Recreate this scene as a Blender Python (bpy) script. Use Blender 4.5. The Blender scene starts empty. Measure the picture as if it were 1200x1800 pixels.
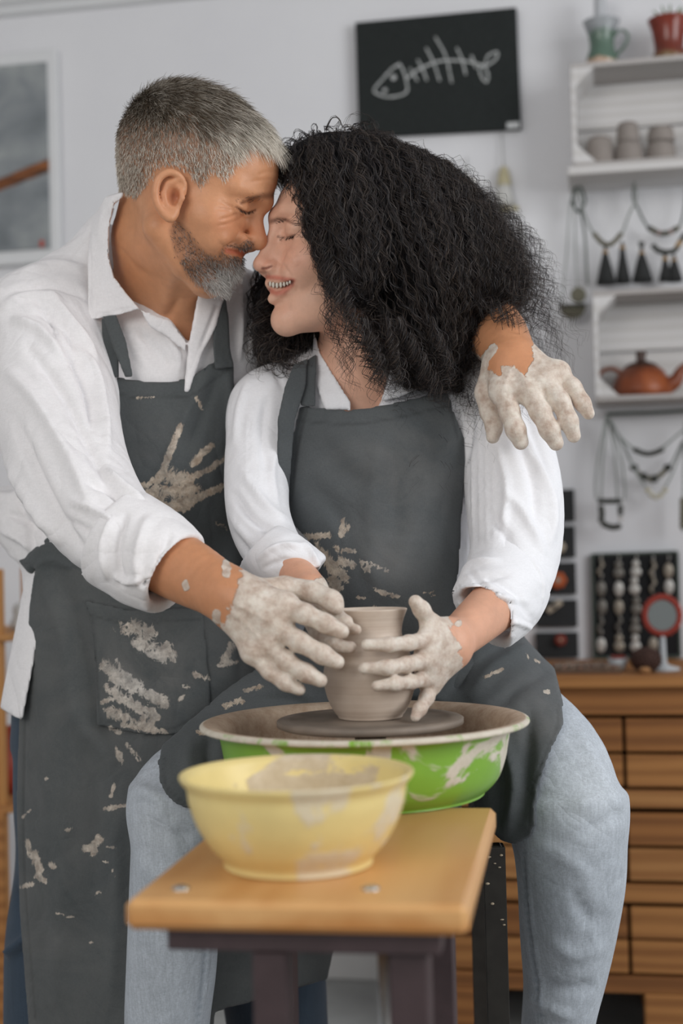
import bpy, bmesh, math, random
import numpy as np
from mathutils import Matrix, Vector

# ------------------------------------------------------------------ camera
FPX = 2500.0                     # focal length in pixels of the 1200x1800 frame
CAM_H = 0.92
C = bpy.context.scene.collection
cam_data = bpy.data.cameras.new('camera')
cam = bpy.data.objects.new('camera', cam_data); C.objects.link(cam)
cam_data.sensor_fit = 'VERTICAL'; cam_data.sensor_height = 36.0; cam_data.lens = 50.0
cam_data.clip_start = 0.05
MC = (Matrix.Translation((0, 0, CAM_H)) @ Matrix.Rotation(math.radians(91.26), 4, 'X')
      @ Matrix.Rotation(math.radians(-1.4), 4, 'Z'))
cam.matrix_world = MC
cam_data.dof.use_dof = True
cam_data.dof.focus_distance = 1.62
cam_data.dof.aperture_fstop = 2.8
bpy.context.scene.camera = cam

# ------------------------------------------------------------------ daylight
world = bpy.data.worlds.new('daylight'); bpy.context.scene.world = world
world.use_nodes = True
bg = world.node_tree.nodes['Background']
bg.inputs[0].default_value = (0.96, 0.97, 1.0, 1); bg.inputs[1].default_value = 0.50

def area(name, loc, target, size, size_y, power, color):
    ld = bpy.data.lights.new(name, 'AREA'); ld.shape = 'RECTANGLE'
    ld.size = size; ld.size_y = size_y; ld.energy = power; ld.color = color
    o = bpy.data.objects.new(name, ld); C.objects.link(o)
    o.location = loc
    o.rotation_euler = (Vector(target) - Vector(loc)).to_track_quat('-Z', 'Y').to_euler()
    return o
area('window_light_front', (-1.7, -1.3, 2.1), (0.0, 1.8, 0.95), 1.9, 1.5, 54, (1.0, 0.97, 0.93))
area('window_light_side', (2.3, 0.35, 1.75), (0.15, 1.75, 0.95), 1.5, 1.5, 56, (0.97, 0.985, 1.0))

vs = bpy.context.scene.view_settings
bpy.context.scene.display_settings.display_device = 'sRGB'
vs.view_transform = 'Standard'; vs.look = 'None'; vs.exposure = -0.30; vs.gamma = 1.0
vs.use_curve_mapping = False

# ------------------------------------------------------------------ pixel <-> world
MCn = np.array(MC); RC = MCn[:3, :3]; TC = MCn[:3, 3]
def W(px, py, d):
    """point seen at pixel (px,py) at distance d along the viewing axis"""
    return TC + RC @ np.array([(px - 600) / FPX * d, -(py - 900) / FPX * d, -d])
def PROJ(V):
    q = (np.asarray(V) - TC) @ RC
    d = -q[..., 2]
    return 600 + q[..., 0] / d * FPX, 900 - q[..., 1] / d * FPX, d
def M(r, d):                      # a length of r pixels at distance d, in metres
    return r * d / FPX

# ------------------------------------------------------------------ materials
def lin(c):
    if isinstance(c, str):
        c = tuple(int(c[i:i+2], 16) / 255 for i in (0, 2, 4))
    return tuple(x / 12.92 if x <= 0.04045 else ((x + 0.055) / 1.055) ** 2.4 for x in c)
class NT:
    def __init__(s, name):
        s.m = bpy.data.materials.new(name); s.m.use_nodes = True
        s.t = s.m.node_tree; s.b = s.t.nodes['Principled BSDF']
        s.tc = s.n('ShaderNodeTexCoord')
    def n(s, typ, **kw):
        nd = s.t.nodes.new(typ)
        for k, v in kw.items(): setattr(nd, k, v)
        return nd
    def link(s, a, b): s.t.links.new(a, b)
    def coords(s, scale=(1, 1, 1), rot=(0, 0, 0)):
        mp = s.n('ShaderNodeMapping'); s.link(s.tc.outputs['Object'], mp.inputs[0])
        mp.inputs['Scale'].default_value = scale; mp.inputs['Rotation'].default_value = rot
        return mp.outputs[0]
    def noise(s, sc, detail=4, rough=.55, vec=None, dist=0.0):
        nd = s.n('ShaderNodeTexNoise'); nd.inputs['Scale'].default_value = sc
        nd.inputs['Detail'].default_value = detail; nd.inputs['Roughness'].default_value = rough
        nd.inputs['Distortion'].default_value = dist
        s.link(vec if vec is not None else s.tc.outputs['Object'], nd.inputs['Vector'])
        return nd.outputs[0]
    def ramp(s, fac, stops, interp='LINEAR'):
        r = s.n('ShaderNodeValToRGB'); r.color_ramp.interpolation = interp
        el = r.color_ramp.elements
        while len(el) < len(stops): el.new(0.5)
        for e, (p, c) in zip(el, stops):
            e.position = p
            e.color = (c, c, c, 1) if isinstance(c, (int, float)) else (*c[:3], 1)
        s.link(fac, r.inputs[0]); return r.outputs[0]
    def mix(s, fac, a, b, mode='MIX'):
        m = s.n('ShaderNodeMix', data_type='RGBA', blend_type=mode)
        for sock, v in ((m.inputs[0], fac), (m.inputs[6], a), (m.inputs[7], b)):
            if isinstance(v, (int, float)): sock.default_value = v
            elif isinstance(v, tuple): sock.default_value = (*v[:3], 1)
            else: s.link(v, sock)
        return m.outputs[2]
    def math(s, op, a, b=0.5, clamp=False):
        m = s.n('ShaderNodeMath', operation=op, use_clamp=clamp)
        for sock, v in ((m.inputs[0], a), (m.inputs[1], b)):
            if isinstance(v, (int, float)): sock.default_value = v
            else: s.link(v, sock)
        return m.outputs[0]
    def attr(s, name, out='Fac'):
        a = s.n('ShaderNodeAttribute'); a.attribute_name = name; return a.outputs[out]
    def bump(s, h, strength=.3, dist=.001, prev=None):
        b = s.n('ShaderNodeBump'); b.inputs['Strength'].default_value = strength
        b.inputs['Distance'].default_value = dist; s.link(h, b.inputs['Height'])
        if prev is not None: s.link(prev, b.inputs['Normal'])
        s.link(b.outputs[0], s.b.inputs['Normal']); return b.outputs[0]
    def set(s, col=None, rough=None, metal=None, spec=None, sss=None, sheen=None):
        for k, v in (('Base Color', col), ('Roughness', rough), ('Metallic', metal), ('Specular IOR Level', spec),
                     ('Subsurface Weight', sss), ('Sheen Weight', sheen)):
            if v is None: continue
            if isinstance(v, tuple): s.b.inputs[k].default_value = (*v[:3], 1)
            elif isinstance(v, (int, float)): s.b.inputs[k].default_value = v
            else: s.link(v, s.b.inputs[k])
        return s.m

def m_plain(name, c, rough=.6, var=.08, sc=30, metal=0, bump=0, spec=.4):
    t = NT(name); c = lin(c)
    n = t.noise(sc, 5)
    f = t.ramp(n, [(.3, 1 - var), (.7, 1 + var * .4)])
    col = t.mix(1.0, c, f, 'MULTIPLY')
    if bump: t.bump(n, bump, .002)
    return t.set(col, rough, metal, spec)

def m_wood(name, c1, c2, axis=0, sc=9, rough=.6, streak=14):
    t = NT(name)
    s = [streak, streak, streak]; s[axis] = 1.1
    v = t.coords(tuple(s))
    n = t.noise(sc / 6, 5, .6, v, 1.2)
    w = t.n('ShaderNodeTexWave'); w.bands_direction = 'Z' if axis != 2 else 'X'
    w.inputs['Scale'].default_value = 1.2; w.inputs['Distortion'].default_value = 6; w.inputs['Detail'].default_value = 3
    t.link(v, w.inputs[0])
    f = t.math('MULTIPLY', t.math('ADD', n, w.outputs['Fac']), .5)
    inf = t.n('ShaderNodeObjectInfo')
    f2 = t.math('ADD', f, t.math('MULTIPLY', t.math('SUBTRACT', inf.outputs['Random'], .5), .35))
    col = t.ramp(f2, [(.2, lin(c1)), (.8, lin(c2))])
    t.bump(f, .15, .001)
    return t.set(col, rough, 0, .3)

def m_skin(name, base, clay='bfb2a4'):
    """skin tinted by the vertex colour 'tint'; wet clay where the attribute 'clay' says so"""
    t = NT(name)
    n = t.noise(60, 6, .6)
    col = t.mix(1.0, lin(base), t.attr('tint', 'Color'), 'MULTIPLY')
    col = t.mix(1.0, col, t.ramp(n, [(.3, .90), (.7, 1.05)]), 'MULTIPLY')
    edge = t.noise(85, 5, .6)
    mask = t.math('MULTIPLY', t.math('SUBTRACT', t.math('ADD', t.attr('clay'), t.math('MULTIPLY', t.ramp(edge, [(.33, 0.0), (.67, 1.0)]), .55)), .78), 7, True)
    cn = t.noise(75, 5, .62)
    ccol = t.ramp(cn, [(.32, lin('b8a292')), (.48, lin('d0c1b3')), (.66, lin('e3dace'))])
    col = t.mix(mask, col, ccol)
    h = t.math('ADD', t.math('MULTIPLY', mask, 1.2), t.math('ADD', t.math('MULTIPLY', cn, t.math('MULTIPLY', mask, 1.6)), t.math('MULTIPLY', t.noise(400, 3), .25)))
    t.bump(h, .55, .0016)
    rough = t.math('ADD', t.math('MULTIPLY', mask, .12), .46)
    t.set(col, rough, 0, .38, sss=.08)
    t.b.inputs['Subsurface Radius'].default_value = (.012, .004, .002)
    t.b.inputs['Subsurface Scale'].default_value = .6
    return t.m

def m_cloth(name, c, weave=900, var=.08, bump=.25, clay=False, streak=None, rough=.85, sheen=.1, crumple=0):
    t = NT(name)
    n = t.noise(14, 5, .6)
    col = t.mix(1.0, lin(c), t.ramp(n, [(.3, 1 - var), (.7, 1 + var)]), 'MULTIPLY')
    fine = t.noise(weave, 2, .5, t.coords((1, 1, .25)))
    fine2 = t.noise(weave, 2, .5, t.coords((.25, .25, 1)))
    f = t.math('MULTIPLY', t.math('ADD', fine, fine2), .5)
    col = t.mix(1.0, col, t.ramp(f, [(.35, 1 - var * 1.6), (.65, 1 + var * 1.6)]), 'MULTIPLY')
    if streak:
        s = t.noise(260, 4, .7, t.coords((1, 1, .06)))
        col = t.mix(1.0, col, t.ramp(s, [(.3, 1 - streak), (.7, 1 + streak)]), 'MULTIPLY')
    col = t.mix(1.0, col, t.attr('tint', 'Color'), 'MULTIPLY')
    h = f
    if clay:
        e = t.ramp(t.noise(120, 8, .75, t.coords((1, 1, .6), (0, .7, 0)), 1.4), [(.34, 0.0), (.66, 1.0)])
        e2 = t.ramp(t.noise(24, 3, .6, dist=.8), [(.35, 0.0), (.65, 1.0)])
        e = t.math('ADD', t.math('MULTIPLY', e, .80), t.math('MULTIPLY', e2, .42))
        mask = t.math('MULTIPLY', t.math('SUBTRACT', t.math('ADD', t.attr('clay'), e), 1.22), 7, True)
        dust = t.math('MULTIPLY', t.attr('dust'), t.ramp(t.noise(9, 5, .65, dist=.8), [(.35, .0), (.7, .6)]))
        col = t.mix(dust, col, lin('8a8784'))
        cn = t.noise(110, 5, .7)
        ccol = t.mix(t.math('MULTIPLY', t.attr('dust'), 1.0, True), t.ramp(cn, [(.35, lin(clay)), (.62, lin('cfbfab'))]), t.ramp(cn, [(.35, lin('a5a29f')), (.62, lin('dad6d0'))]))
        thin = t.ramp(t.noise(38, 5, .7, dist=1.0), [(.35, .45), (.6, 1.0)])
        col = t.mix(t.math('MULTIPLY', mask, thin), col, ccol)
        h = t.math('ADD', f, t.math('MULTIPLY', mask, t.math('ADD', 1.0, t.math('MULTIPLY', cn, 3))))
    nb = t.bump(h, bump, .0009)
    if crumple:                                   # soft creases of worn cloth
        c1 = t.math('ABSOLUTE', t.math('SUBTRACT', t.noise(6, 2, .45, dist=1.4), .5)); c2_ = t.math('ABSOLUTE', t.math('SUBTRACT', t.noise(15, 2, .45, dist=1.0), .5))
        t.bump(t.math('ADD', t.math('MULTIPLY', c1, 2.2), c2_), 1.0, crumple, nb)
    return t.set(col, rough, 0, .2, sheen=sheen)

# ------------------------------------------------------------------ linking and tagging
def mesh_np(name, V, F, smooth=True):
    """F: (n,k) int array of quads or tris, or a list of such arrays / ragged lists"""
    me = bpy.data.meshes.new(name)
    V = np.asarray(V, np.float32)
    if isinstance(F, np.ndarray): loops = F.reshape(-1); tot = np.full(len(F), F.shape[1])
    else:
        loops = np.array([i for f in F for i in f], np.int32); tot = np.array([len(f) for f in F])
    me.vertices.add(len(V)); me.vertices.foreach_set('co', V.reshape(-1))
    me.loops.add(len(loops)); me.loops.foreach_set('vertex_index', loops.astype(np.int32))
    me.polygons.add(len(tot))
    st = np.concatenate([[0], np.cumsum(tot)[:-1]]).astype(np.int32)
    me.polygons.foreach_set('loop_start', st); me.polygons.foreach_set('loop_total', tot.astype(np.int32))
    me.polygons.foreach_set('use_smooth', np.full(len(tot), smooth))
    me.update(calc_edges=True); me.validate()
    return me
def fattr(me, name, vals):
    a = me.attributes.new(name, 'FLOAT', 'POINT'); a.data.foreach_set('value', np.asarray(vals, np.float32))
def cattr(me, name, cols):
    a = me.attributes.new(name, 'FLOAT_COLOR', 'POINT')
    c = np.ones((len(cols), 4), np.float32); c[:, :3] = cols
    a.data.foreach_set('color', c.reshape(-1))
def tag(o, label=None, cat=None, group=None, kind=None):
    if label: o['label'] = label
    if cat: o['category'] = cat
    if group: o['group'] = group
    if kind: o['kind'] = kind
    return o
def link(name, me, mat, parent=None):
    o = bpy.data.objects.new(name, me); C.objects.link(o)
    if mat is not None and hasattr(me, 'materials') and not me.materials: me.materials.append(mat)
    if parent is not None: o.parent = parent
    return o
def empty(name, loc=(0, 0, 0), rz=0, label=None, cat=None, group=None):
    o = bpy.data.objects.new(name, None); C.objects.link(o)
    o.location = loc; o.rotation_euler = (0, 0, rz); o.empty_display_size = .05
    return tag(o, label, cat, group)

class MB:
    """collects shapes into one mesh"""
    def __init__(s): s.V = []; s.F = []; s.n = 0
    def add(s, V, F):
        V = np.asarray(V, float).reshape(-1, 3)
        s.V.append(V); s.F += [[i + s.n for i in f] for f in F]; s.n += len(V); return s
    def box(s, c, size, bev=0.0, R=None, jit=0):
        hx, hy, hz = [v / 2 for v in size]; b = min(bev, hx * .9, hy * .9, hz * .9)
        if b <= 0:
            V = [(x, y, z) for x in (-hx, hx) for y in (-hy, hy) for z in (-hz, hz)]
            F = [(0, 1, 3, 2), (4, 6, 7, 5), (0, 4, 5, 1), (2, 3, 7, 6), (0, 2, 6, 4), (1, 5, 7, 3)]
        else:                                     # chamfered: 24 vertices
            bm = bmesh.new(); bmesh.ops.create_cube(bm, size=1)
            for v in bm.verts: v.co = Vector((v.co.x * hx * 2, v.co.y * hy * 2, v.co.z * hz * 2))
            bmesh.ops.bevel(bm, geom=bm.edges[:], offset=b, segments=1, affect='EDGES')
            bm.verts.index_update()
            V = [tuple(v.co) for v in bm.verts]; F = [[v.index for v in f.verts] for f in bm.faces]; bm.free()
        V = np.array(V, float)
        if R is not None: V = V @ np.asarray(R).T
        return s.add(V + np.asarray(c, float), F)
    def tube(s, pts, r, seg=10, caps=True, flat=None):
        P = np.asarray(pts, float); n = len(P)
        r = np.full(n, r, float) if np.isscalar(r) else np.asarray(r, float)
        T = np.gradient(P, axis=0); T /= np.linalg.norm(T, axis=1)[:, None] + 1e-9
        ref = np.array([0, 0, 1.]) if abs(T[0, 2]) < .9 else np.array([1., 0, 0])
        V = []
        a = np.linspace(0, 2 * np.pi, seg, endpoint=False)
        nrm = np.cross(T[0], ref)
        for i in range(n):
            nrm = nrm - T[i] * (nrm @ T[i]); nrm /= np.linalg.norm(nrm) + 1e-9
            b = np.cross(T[i], nrm)
            fl = 1.0 if flat is None else flat
            V.append(P[i] + r[i] * (np.cos(a)[:, None] * nrm + fl * np.sin(a)[:, None] * b))
        V = np.concatenate(V)
        F = [(i * seg + j, i * seg + (j + 1) % seg, (i + 1) * seg + (j + 1) % seg, (i + 1) * seg + j) for i in range(n - 1) for j in range(seg)]
        if caps: F += [tuple(reversed(range(seg))), tuple((n - 1) * seg + j for j in range(seg))]
        return s.add(V, F)
    def lathe(s, prof, c=(0, 0, 0), seg=40, ripple=0, close=False):
        prof = np.asarray(prof, float); n = len(prof)
        a = np.linspace(0, 2 * np.pi, seg, endpoint=False)
        V = np.concatenate([np.stack([r * np.cos(a), r * np.sin(a), np.full(seg, z)], 1) for r, z in prof]) + np.asarray(c, float)
        F = [(i * seg + j, i * seg + (j + 1) % seg, (i + 1) * seg + (j + 1) % seg, (i + 1) * seg + j) for i in range(n - 1) for j in range(seg)]
        if close: F += [tuple(reversed(range(seg))), tuple((n - 1) * seg + j for j in range(seg))]
        return s.add(V, F)
    def ell(s, c, r, seg=14, rings=9, R=None):
        V = []; F = []
        for i in range(rings + 1):
            t = math.pi * i / rings
            for j in range(seg):
                p = 2 * math.pi * j / seg
                V.append((r[0] * math.sin(t) * math.cos(p), r[1] * math.sin(t) * math.sin(p), r[2] * math.cos(t)))
        for i in range(rings):
            for j in range(seg):
                F.append((i * seg + j, (i + 1) * seg + j, (i + 1) * seg + (j + 1) % seg, i * seg + (j + 1) % seg))
        V = np.array(V)
        if R is not None: V = V @ np.asarray(R).T
        return s.add(V + np.asarray(c, float), F)
    def prism(s, poly, y0, y1, axes=(0, 2, 1)):
        """polygon in two axes, extruded along the third"""
        n = len(poly); V = []
        for y in (y0, y1):
            for a, b in poly:
                v = [0, 0, 0]; v[axes[0]] = a; v[axes[1]] = b; v[axes[2]] = y; V.append(v)
        F = [tuple(range(n)), tuple(reversed(range(n, 2 * n)))] + [(i, i + n, (i + 1) % n + n, (i + 1) % n) for i in range(n)]
        return s.add(V, F)
    def build(s, name, mat, parent=None, smooth=False, origin=None, autosmooth=None):
        V = np.concatenate(s.V)
        if origin is not None: V = V - np.asarray(origin)
        me = mesh_np(name, V, s.F, smooth)
        bm = bmesh.new(); bm.from_mesh(me); bmesh.ops.recalc_face_normals(bm, faces=bm.faces); bm.to_mesh(me); bm.free()
        if autosmooth:
            me.set_sharp_from_angle(angle=math.radians(autosmooth))
        o = link(name, me, mat, parent)
        if origin is not None and parent is None: o.location = origin
        return o
def spline(pts, n=12):
    """Catmull-Rom through the points"""
    P = np.asarray(pts, float); P = np.vstack([2 * P[0] - P[1], P, 2 * P[-1] - P[-2]]); out = []
    for i in range(1, len(P) - 2):
        for t in np.linspace(0, 1, n, endpoint=False):
            a, b, c, d = P[i-1], P[i], P[i+1], P[i+2]
            out.append(.5 * ((2*b) + (-a+c)*t + (2*a-5*b+4*c-d)*t*t + (-a+3*b-3*c+d)*t**3))
    out.append(P[-2]); return np.array(out)

# ------------------------------------------------------------------ sculpting with distance fields
class SDF:
    def __init__(s, lo, hi, h):
        s.lo = np.asarray(lo, float); s.h = h
        s.n = np.ceil((np.asarray(hi, float) - s.lo) / h).astype(int) + 1
        s.F = np.full(s.n, .06, np.float32)
        s.ax = [(s.lo[i] + h * np.arange(s.n[i])).astype(np.float32) for i in range(3)]
    def block(s, lo, hi):
        sl = []; cs = []
        for i in range(3):
            a = max(0, int((lo[i] - s.lo[i]) / s.h)); b = min(s.n[i], int((hi[i] - s.lo[i]) / s.h) + 2)
            if b <= a: return None, None
            sl.append(slice(a, b)); sh = [1, 1, 1]; sh[i] = b - a; cs.append(s.ax[i][a:b].reshape(sh))
        return tuple(sl), cs
    def put(s, sl, d, k, mode):
        a = s.F[sl]
        if mode == 'sub': a, d = -a, d
        if k > 0:
            h = np.maximum(k - np.abs(a - d), 0) / k
            r = np.minimum(a, d) - h * h * k * .25
        else: r = np.minimum(a, d)
        s.F[sl] = -r if mode == 'sub' else r
    def cap(s, p0, p1, r0, r1, k=.01, mode='add', sq=None):
        p0 = np.asarray(p0, float); p1 = np.asarray(p1, float); m = max(r0, r1) + k + .035
        sl, c = s.block(np.minimum(p0, p1) - m, np.maximum(p0, p1) + m)
        if sl is None: return s
        u = p1 - p0; L = float(u @ u) + 1e-12
        dx, dy, dz = c[0] - p0[0], c[1] - p0[1], c[2] - p0[2]
        t = np.clip((dx * u[0] + dy * u[1] + dz * u[2]) / L, 0, 1)
        qx, qy, qz = dx - t * u[0], dy - t * u[1], dz - t * u[2]
        d = np.sqrt(qx * qx + qy * qy + qz * qz) - (r0 + t * (r1 - r0))
        s.put(sl, d.astype(np.float32), k, mode); return s
    def chain(s, pts, rad, k=.01, k0=None, mode='add', smooth=0):
        P = np.asarray(pts, float); r = np.asarray(rad, float)
        if smooth:
            Q = spline(np.column_stack([P, r]), smooth); P = Q[:, :3]; r = Q[:, 3]
        # union of segments computed together first so that the joints do not swell
        m = r.max() + k + .035
        sl, c = s.block(P.min(0) - m, P.max(0) + m)
        if sl is None: return s
        best = None
        for i in range(len(P) - 1):
            p0, u = P[i], P[i+1] - P[i]; L = float(u @ u) + 1e-12
            dx, dy, dz = c[0] - p0[0], c[1] - p0[1], c[2] - p0[2]
            t = np.clip((dx * u[0] + dy * u[1] + dz * u[2]) / L, 0, 1)
            d = np.sqrt((dx - t * u[0])**2 + (dy - t * u[1])**2 + (dz - t * u[2])**2) - (r[i] + t * (r[i+1] - r[i]))
            best = d if best is None else np.minimum(best, d)
        s.put(sl, best.astype(np.float32), k, mode); return s
    def ell(s, c0, rad, k=.01, R=None, mode='add'):
        """R: rows are the ellipsoid's axes"""
        c0 = np.asarray(c0, float); rad = np.asarray(rad, float); m = rad.max() + k + .035
        sl, c = s.block(c0 - m, c0 + m)
        if sl is None: return s
        d = [c[0] - c0[0], c[1] - c0[1], c[2] - c0[2]]
        if R is None: q = d
        else: q = [d[0] * R[i][0] + d[1] * R[i][1] + d[2] * R[i][2] for i in range(3)]
        k0 = np.sqrt((q[0] / rad[0])**2 + (q[1] / rad[1])**2 + (q[2] / rad[2])**2)
        k1 = np.sqrt((q[0] / rad[0]**2)**2 + (q[1] / rad[1]**2)**2 + (q[2] / rad[2]**2)**2) + 1e-6
        s.put(sl, (k0 * (k0 - 1) / k1).astype(np.float32), k, mode); return s
    def grid_px(s):
        X, Y, Z = np.meshgrid(*s.ax, indexing='ij')
        q = [(X - TC[0]) * RC[0, i] + (Y - TC[1]) * RC[1, i] + (Z - TC[2]) * RC[2, i] for i in range(3)]
        d = -q[2]; return 600 + q[0] / d * FPX, 900 - q[1] / d * FPX, d
    def mesh(s, F=None, relax=1):
        F = (s.F if F is None else F).copy()
        for ax_ in range(3):
            i0 = [slice(None)] * 3; i0[ax_] = 0; F[tuple(i0)] = .01; i0[ax_] = -1; F[tuple(i0)] = .01
        n = F.shape
        S = F < 0
        a = np.zeros(tuple(x - 1 for x in n), np.int8)
        for i in (0, 1):
            for j in (0, 1):
                for k in (0, 1):
                    a += S[i:n[0]-1+i, j:n[1]-1+j, k:n[2]-1+k]
        idx = np.argwhere((a > 0) & (a < 8))
        ids = np.full(a.shape, -1, np.int32); ids[tuple(idx.T)] = np.arange(len(idx))
        cv = {}
        for i in (0, 1):
            for j in (0, 1):
                for k in (0, 1):
                    cv[i, j, k] = F[idx[:, 0] + i, idx[:, 1] + j, idx[:, 2] + k]
        acc = np.zeros((len(idx), 3)); cnt = np.zeros(len(idx))
        for ax in range(3):
            for u in (0, 1):
                for v in (0, 1):
                    c0 = [0, 0, 0]; o = [q for q in range(3) if q != ax]
                    c0[o[0]] = u; c0[o[1]] = v; c1 = list(c0); c1[ax] = 1
                    f0, f1 = cv[tuple(c0)], cv[tuple(c1)]
                    cr = (f0 < 0) != (f1 < 0)
                    t = np.where(cr, f0 / np.where(cr, f0 - f1, 1), 0)
                    p = np.zeros((len(idx), 3)); p[:] = c0; p[:, ax] += t
                    acc += p * cr[:, None]; cnt += cr
        V = s.lo + (idx + acc / cnt[:, None]) * s.h
        Q = []
        for ax in range(3):
            sl0 = [slice(None)] * 3; sl1 = [slice(None)] * 3
            sl0[ax] = slice(0, n[ax] - 1); sl1[ax] = slice(1, n[ax])
            A, B = S[tuple(sl0)], S[tuple(sl1)]
            e = np.argwhere(A != B); o = [q for q in range(3) if q != ax]
            ok = np.all([(e[:, q] > 0) & (e[:, q] < n[q] - 1) for q in o], axis=0); e = e[ok]
            fl = A[tuple(e.T)]
            def g(du, dv):
                f = e.copy(); f[:, o[0]] -= du; f[:, o[1]] -= dv; return ids[tuple(f.T)]
            q = np.stack([g(1, 1), g(0, 1), g(0, 0), g(1, 0)], 1)
            if ax == 1: fl = ~fl
            q[~fl] = q[~fl][:, ::-1]; Q.append(q)
        Q = np.concatenate(Q); Q = Q[(Q >= 0).all(1)]
        for _ in range(relax): V = relaxed(V, Q, .5)
        return V, Q
def relaxed(V, Q, f=.5):
    e0 = np.concatenate([Q[:, 0], Q[:, 1], Q[:, 2], Q[:, 3]]); e1 = np.concatenate([Q[:, 1], Q[:, 2], Q[:, 3], Q[:, 0]])
    a = np.concatenate([e0, e1]); b = np.concatenate([e1, e0])
    w = np.bincount(a, minlength=len(V)); out = np.empty_like(V)
    for i in range(3): out[:, i] = np.bincount(a, V[b, i], minlength=len(V)) / np.maximum(w, 1)
    return V + f * (out - V)
def vnormals(V, Q):
    n = np.cross(V[Q[:, 2]] - V[Q[:, 0]], V[Q[:, 3]] - V[Q[:, 1]]); N = np.zeros_like(V)
    for j in range(4):
        for i in range(3): N[:, i] += np.bincount(Q[:, j], n[:, i], minlength=len(V))
    return N / (np.linalg.norm(N, axis=1)[:, None] + 1e-12)
def seg_dist(px, py, poly):
    """distance in pixels to an open polyline, and the fraction along it"""
    P = np.asarray(poly, float); best = np.full(np.shape(px), 1e9); fr = np.zeros(np.shape(px)); n = len(P) - 1
    for i in range(n):
        u = P[i+1] - P[i]; L = u @ u + 1e-9
        t = np.clip(((px - P[i, 0]) * u[0] + (py - P[i, 1]) * u[1]) / L, 0, 1)
        d = np.hypot(px - P[i, 0] - t * u[0], py - P[i, 1] - t * u[1])
        m = d < best; best = np.where(m, d, best); fr = np.where(m, (i + t) / n, fr)
    return best, fr
def poly_sd(px, py, poly):
    """signed distance in pixels to a closed polygon, negative inside"""
    P = np.asarray(poly, float); d = np.full(np.shape(px), 1e9); ins = np.zeros(np.shape(px), bool)
    for i in range(len(P)):
        a, b = P[i], P[(i+1) % len(P)]; u = b - a; L = u @ u + 1e-9
        t = np.clip(((px - a[0]) * u[0] + (py - a[1]) * u[1]) / L, 0, 1)
        d = np.minimum(d, np.hypot(px - a[0] - t * u[0], py - a[1] - t * u[1]))
        c = ((a[1] > py) != (b[1] > py)) & (px < (b[0] - a[0]) * (py - a[1]) / (b[1] - a[1] + 1e-12) + a[0])
        ins ^= c
    return np.where(ins, -d, d)
def folds(V, Q, lst, amp=1.0):
    """press folds and creases into the camera-facing side: (polyline px, half width px, height mm [, fade])"""
    N = vnormals(V, Q); px, py, d = PROJ(V)
    view = (TC - V); view /= np.linalg.norm(view, axis=1)[:, None]
    face = np.clip((N * view).sum(1) * 2.5, 0, 1); D = np.zeros(len(V))
    for it in lst:
        poly, w, h = it[:3]; P = np.asarray(poly, float)
        if amp > 1.7: w = w * .78
        if len(P) > 2: P = spline(P, 5)
        m = (px > P[:, 0].min() - 3*w) & (px < P[:, 0].max() + 3*w) & (py > P[:, 1].min() - 3*w) & (py < P[:, 1].max() + 3*w)
        if not m.any(): continue
        ds, fr = seg_dist(px[m], py[m], P)
        fade = np.clip(np.minimum(fr, 1 - fr) * 4, 0, 1) ** .7 if len(it) < 4 else 1.0
        D[m] += h * amp * .001 * np.exp(-(ds / w) ** 2) * fade
    return V + N * (D * face)[:, None]
def stroke_mask(px, py, strokes):
    """clay strokes: (polyline, half width, strength)"""
    m = np.zeros(np.shape(px))
    for poly, w, a in strokes:
        d, _ = seg_dist(px, py, poly); m = np.maximum(m, a * np.clip(1.35 - d / w, 0, 1))
    return m
def sdf_obj(name, V, Q, mat, parent, clay=None, tint=None, dust=None):
    me = mesh_np(name, V, Q, True)
    if clay is not None: fattr(me, 'clay', clay)
    fattr(me, 'dust', dust if dust is not None else np.zeros(len(V)))
    cattr(me, 'tint', tint if tint is not None else np.ones((len(V), 3)))
    return link(name, me, mat, parent)
def join(parts):
    V = []; Q = []; n = 0
    for v, q in parts: V.append(v); Q.append(q + n); n += len(v)
    return np.concatenate(V), np.concatenate(Q)
def ribbons(P, w, seed=0):
    """P (n,s,3) strands -> thin ribbons of width w (n,s)"""
    rng = np.random.default_rng(seed); n, s, _ = P.shape
    T = np.gradient(P, axis=1); T /= np.linalg.norm(T, axis=2)[..., None] + 1e-9
    r = rng.normal(size=(n, 1, 3)); r[:, :, 1] += 1.6
    L = np.cross(T, r); L /= np.linalg.norm(L, axis=2)[..., None] + 1e-9
    L = L * (w[..., None] * .5)
    V = np.stack([P - L, P + L], 2).reshape(-1, 3)
    base = (np.arange(n)[:, None] * s + np.arange(s - 1)[None]) * 2
    base = base.reshape(-1)
    return V, np.stack([base, base + 1, base + 3, base + 2], 1)
rng = np.random.default_rng(7); random.seed(7)
# ================================================================== THE ROOM
YAW = math.radians(-10.5)
WO = np.array([0.58, 2.92, 0.0])                       # a point of the back wall at floor level
RW = np.array(Matrix.Rotation(YAW, 3, 'Z'))            # wall frame: x along the wall, -y into the room, z up
def WL(px, py, off=0.0):
    """pixel -> wall frame, on the plane 'off' metres in front of the wall"""
    o = (TC - WO) @ RW; r = ((W(px, py, 1.0) - TC) @ RW)
    t = (-off - o[1]) / r[1]; return o + t * r
def wall_thing(name, o, label, cat, group=None):
    """an Empty at wall-frame position o, turned with the wall"""
    return empty(name, WO + RW @ np.asarray(o, float), YAW, label, cat, group)

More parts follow.
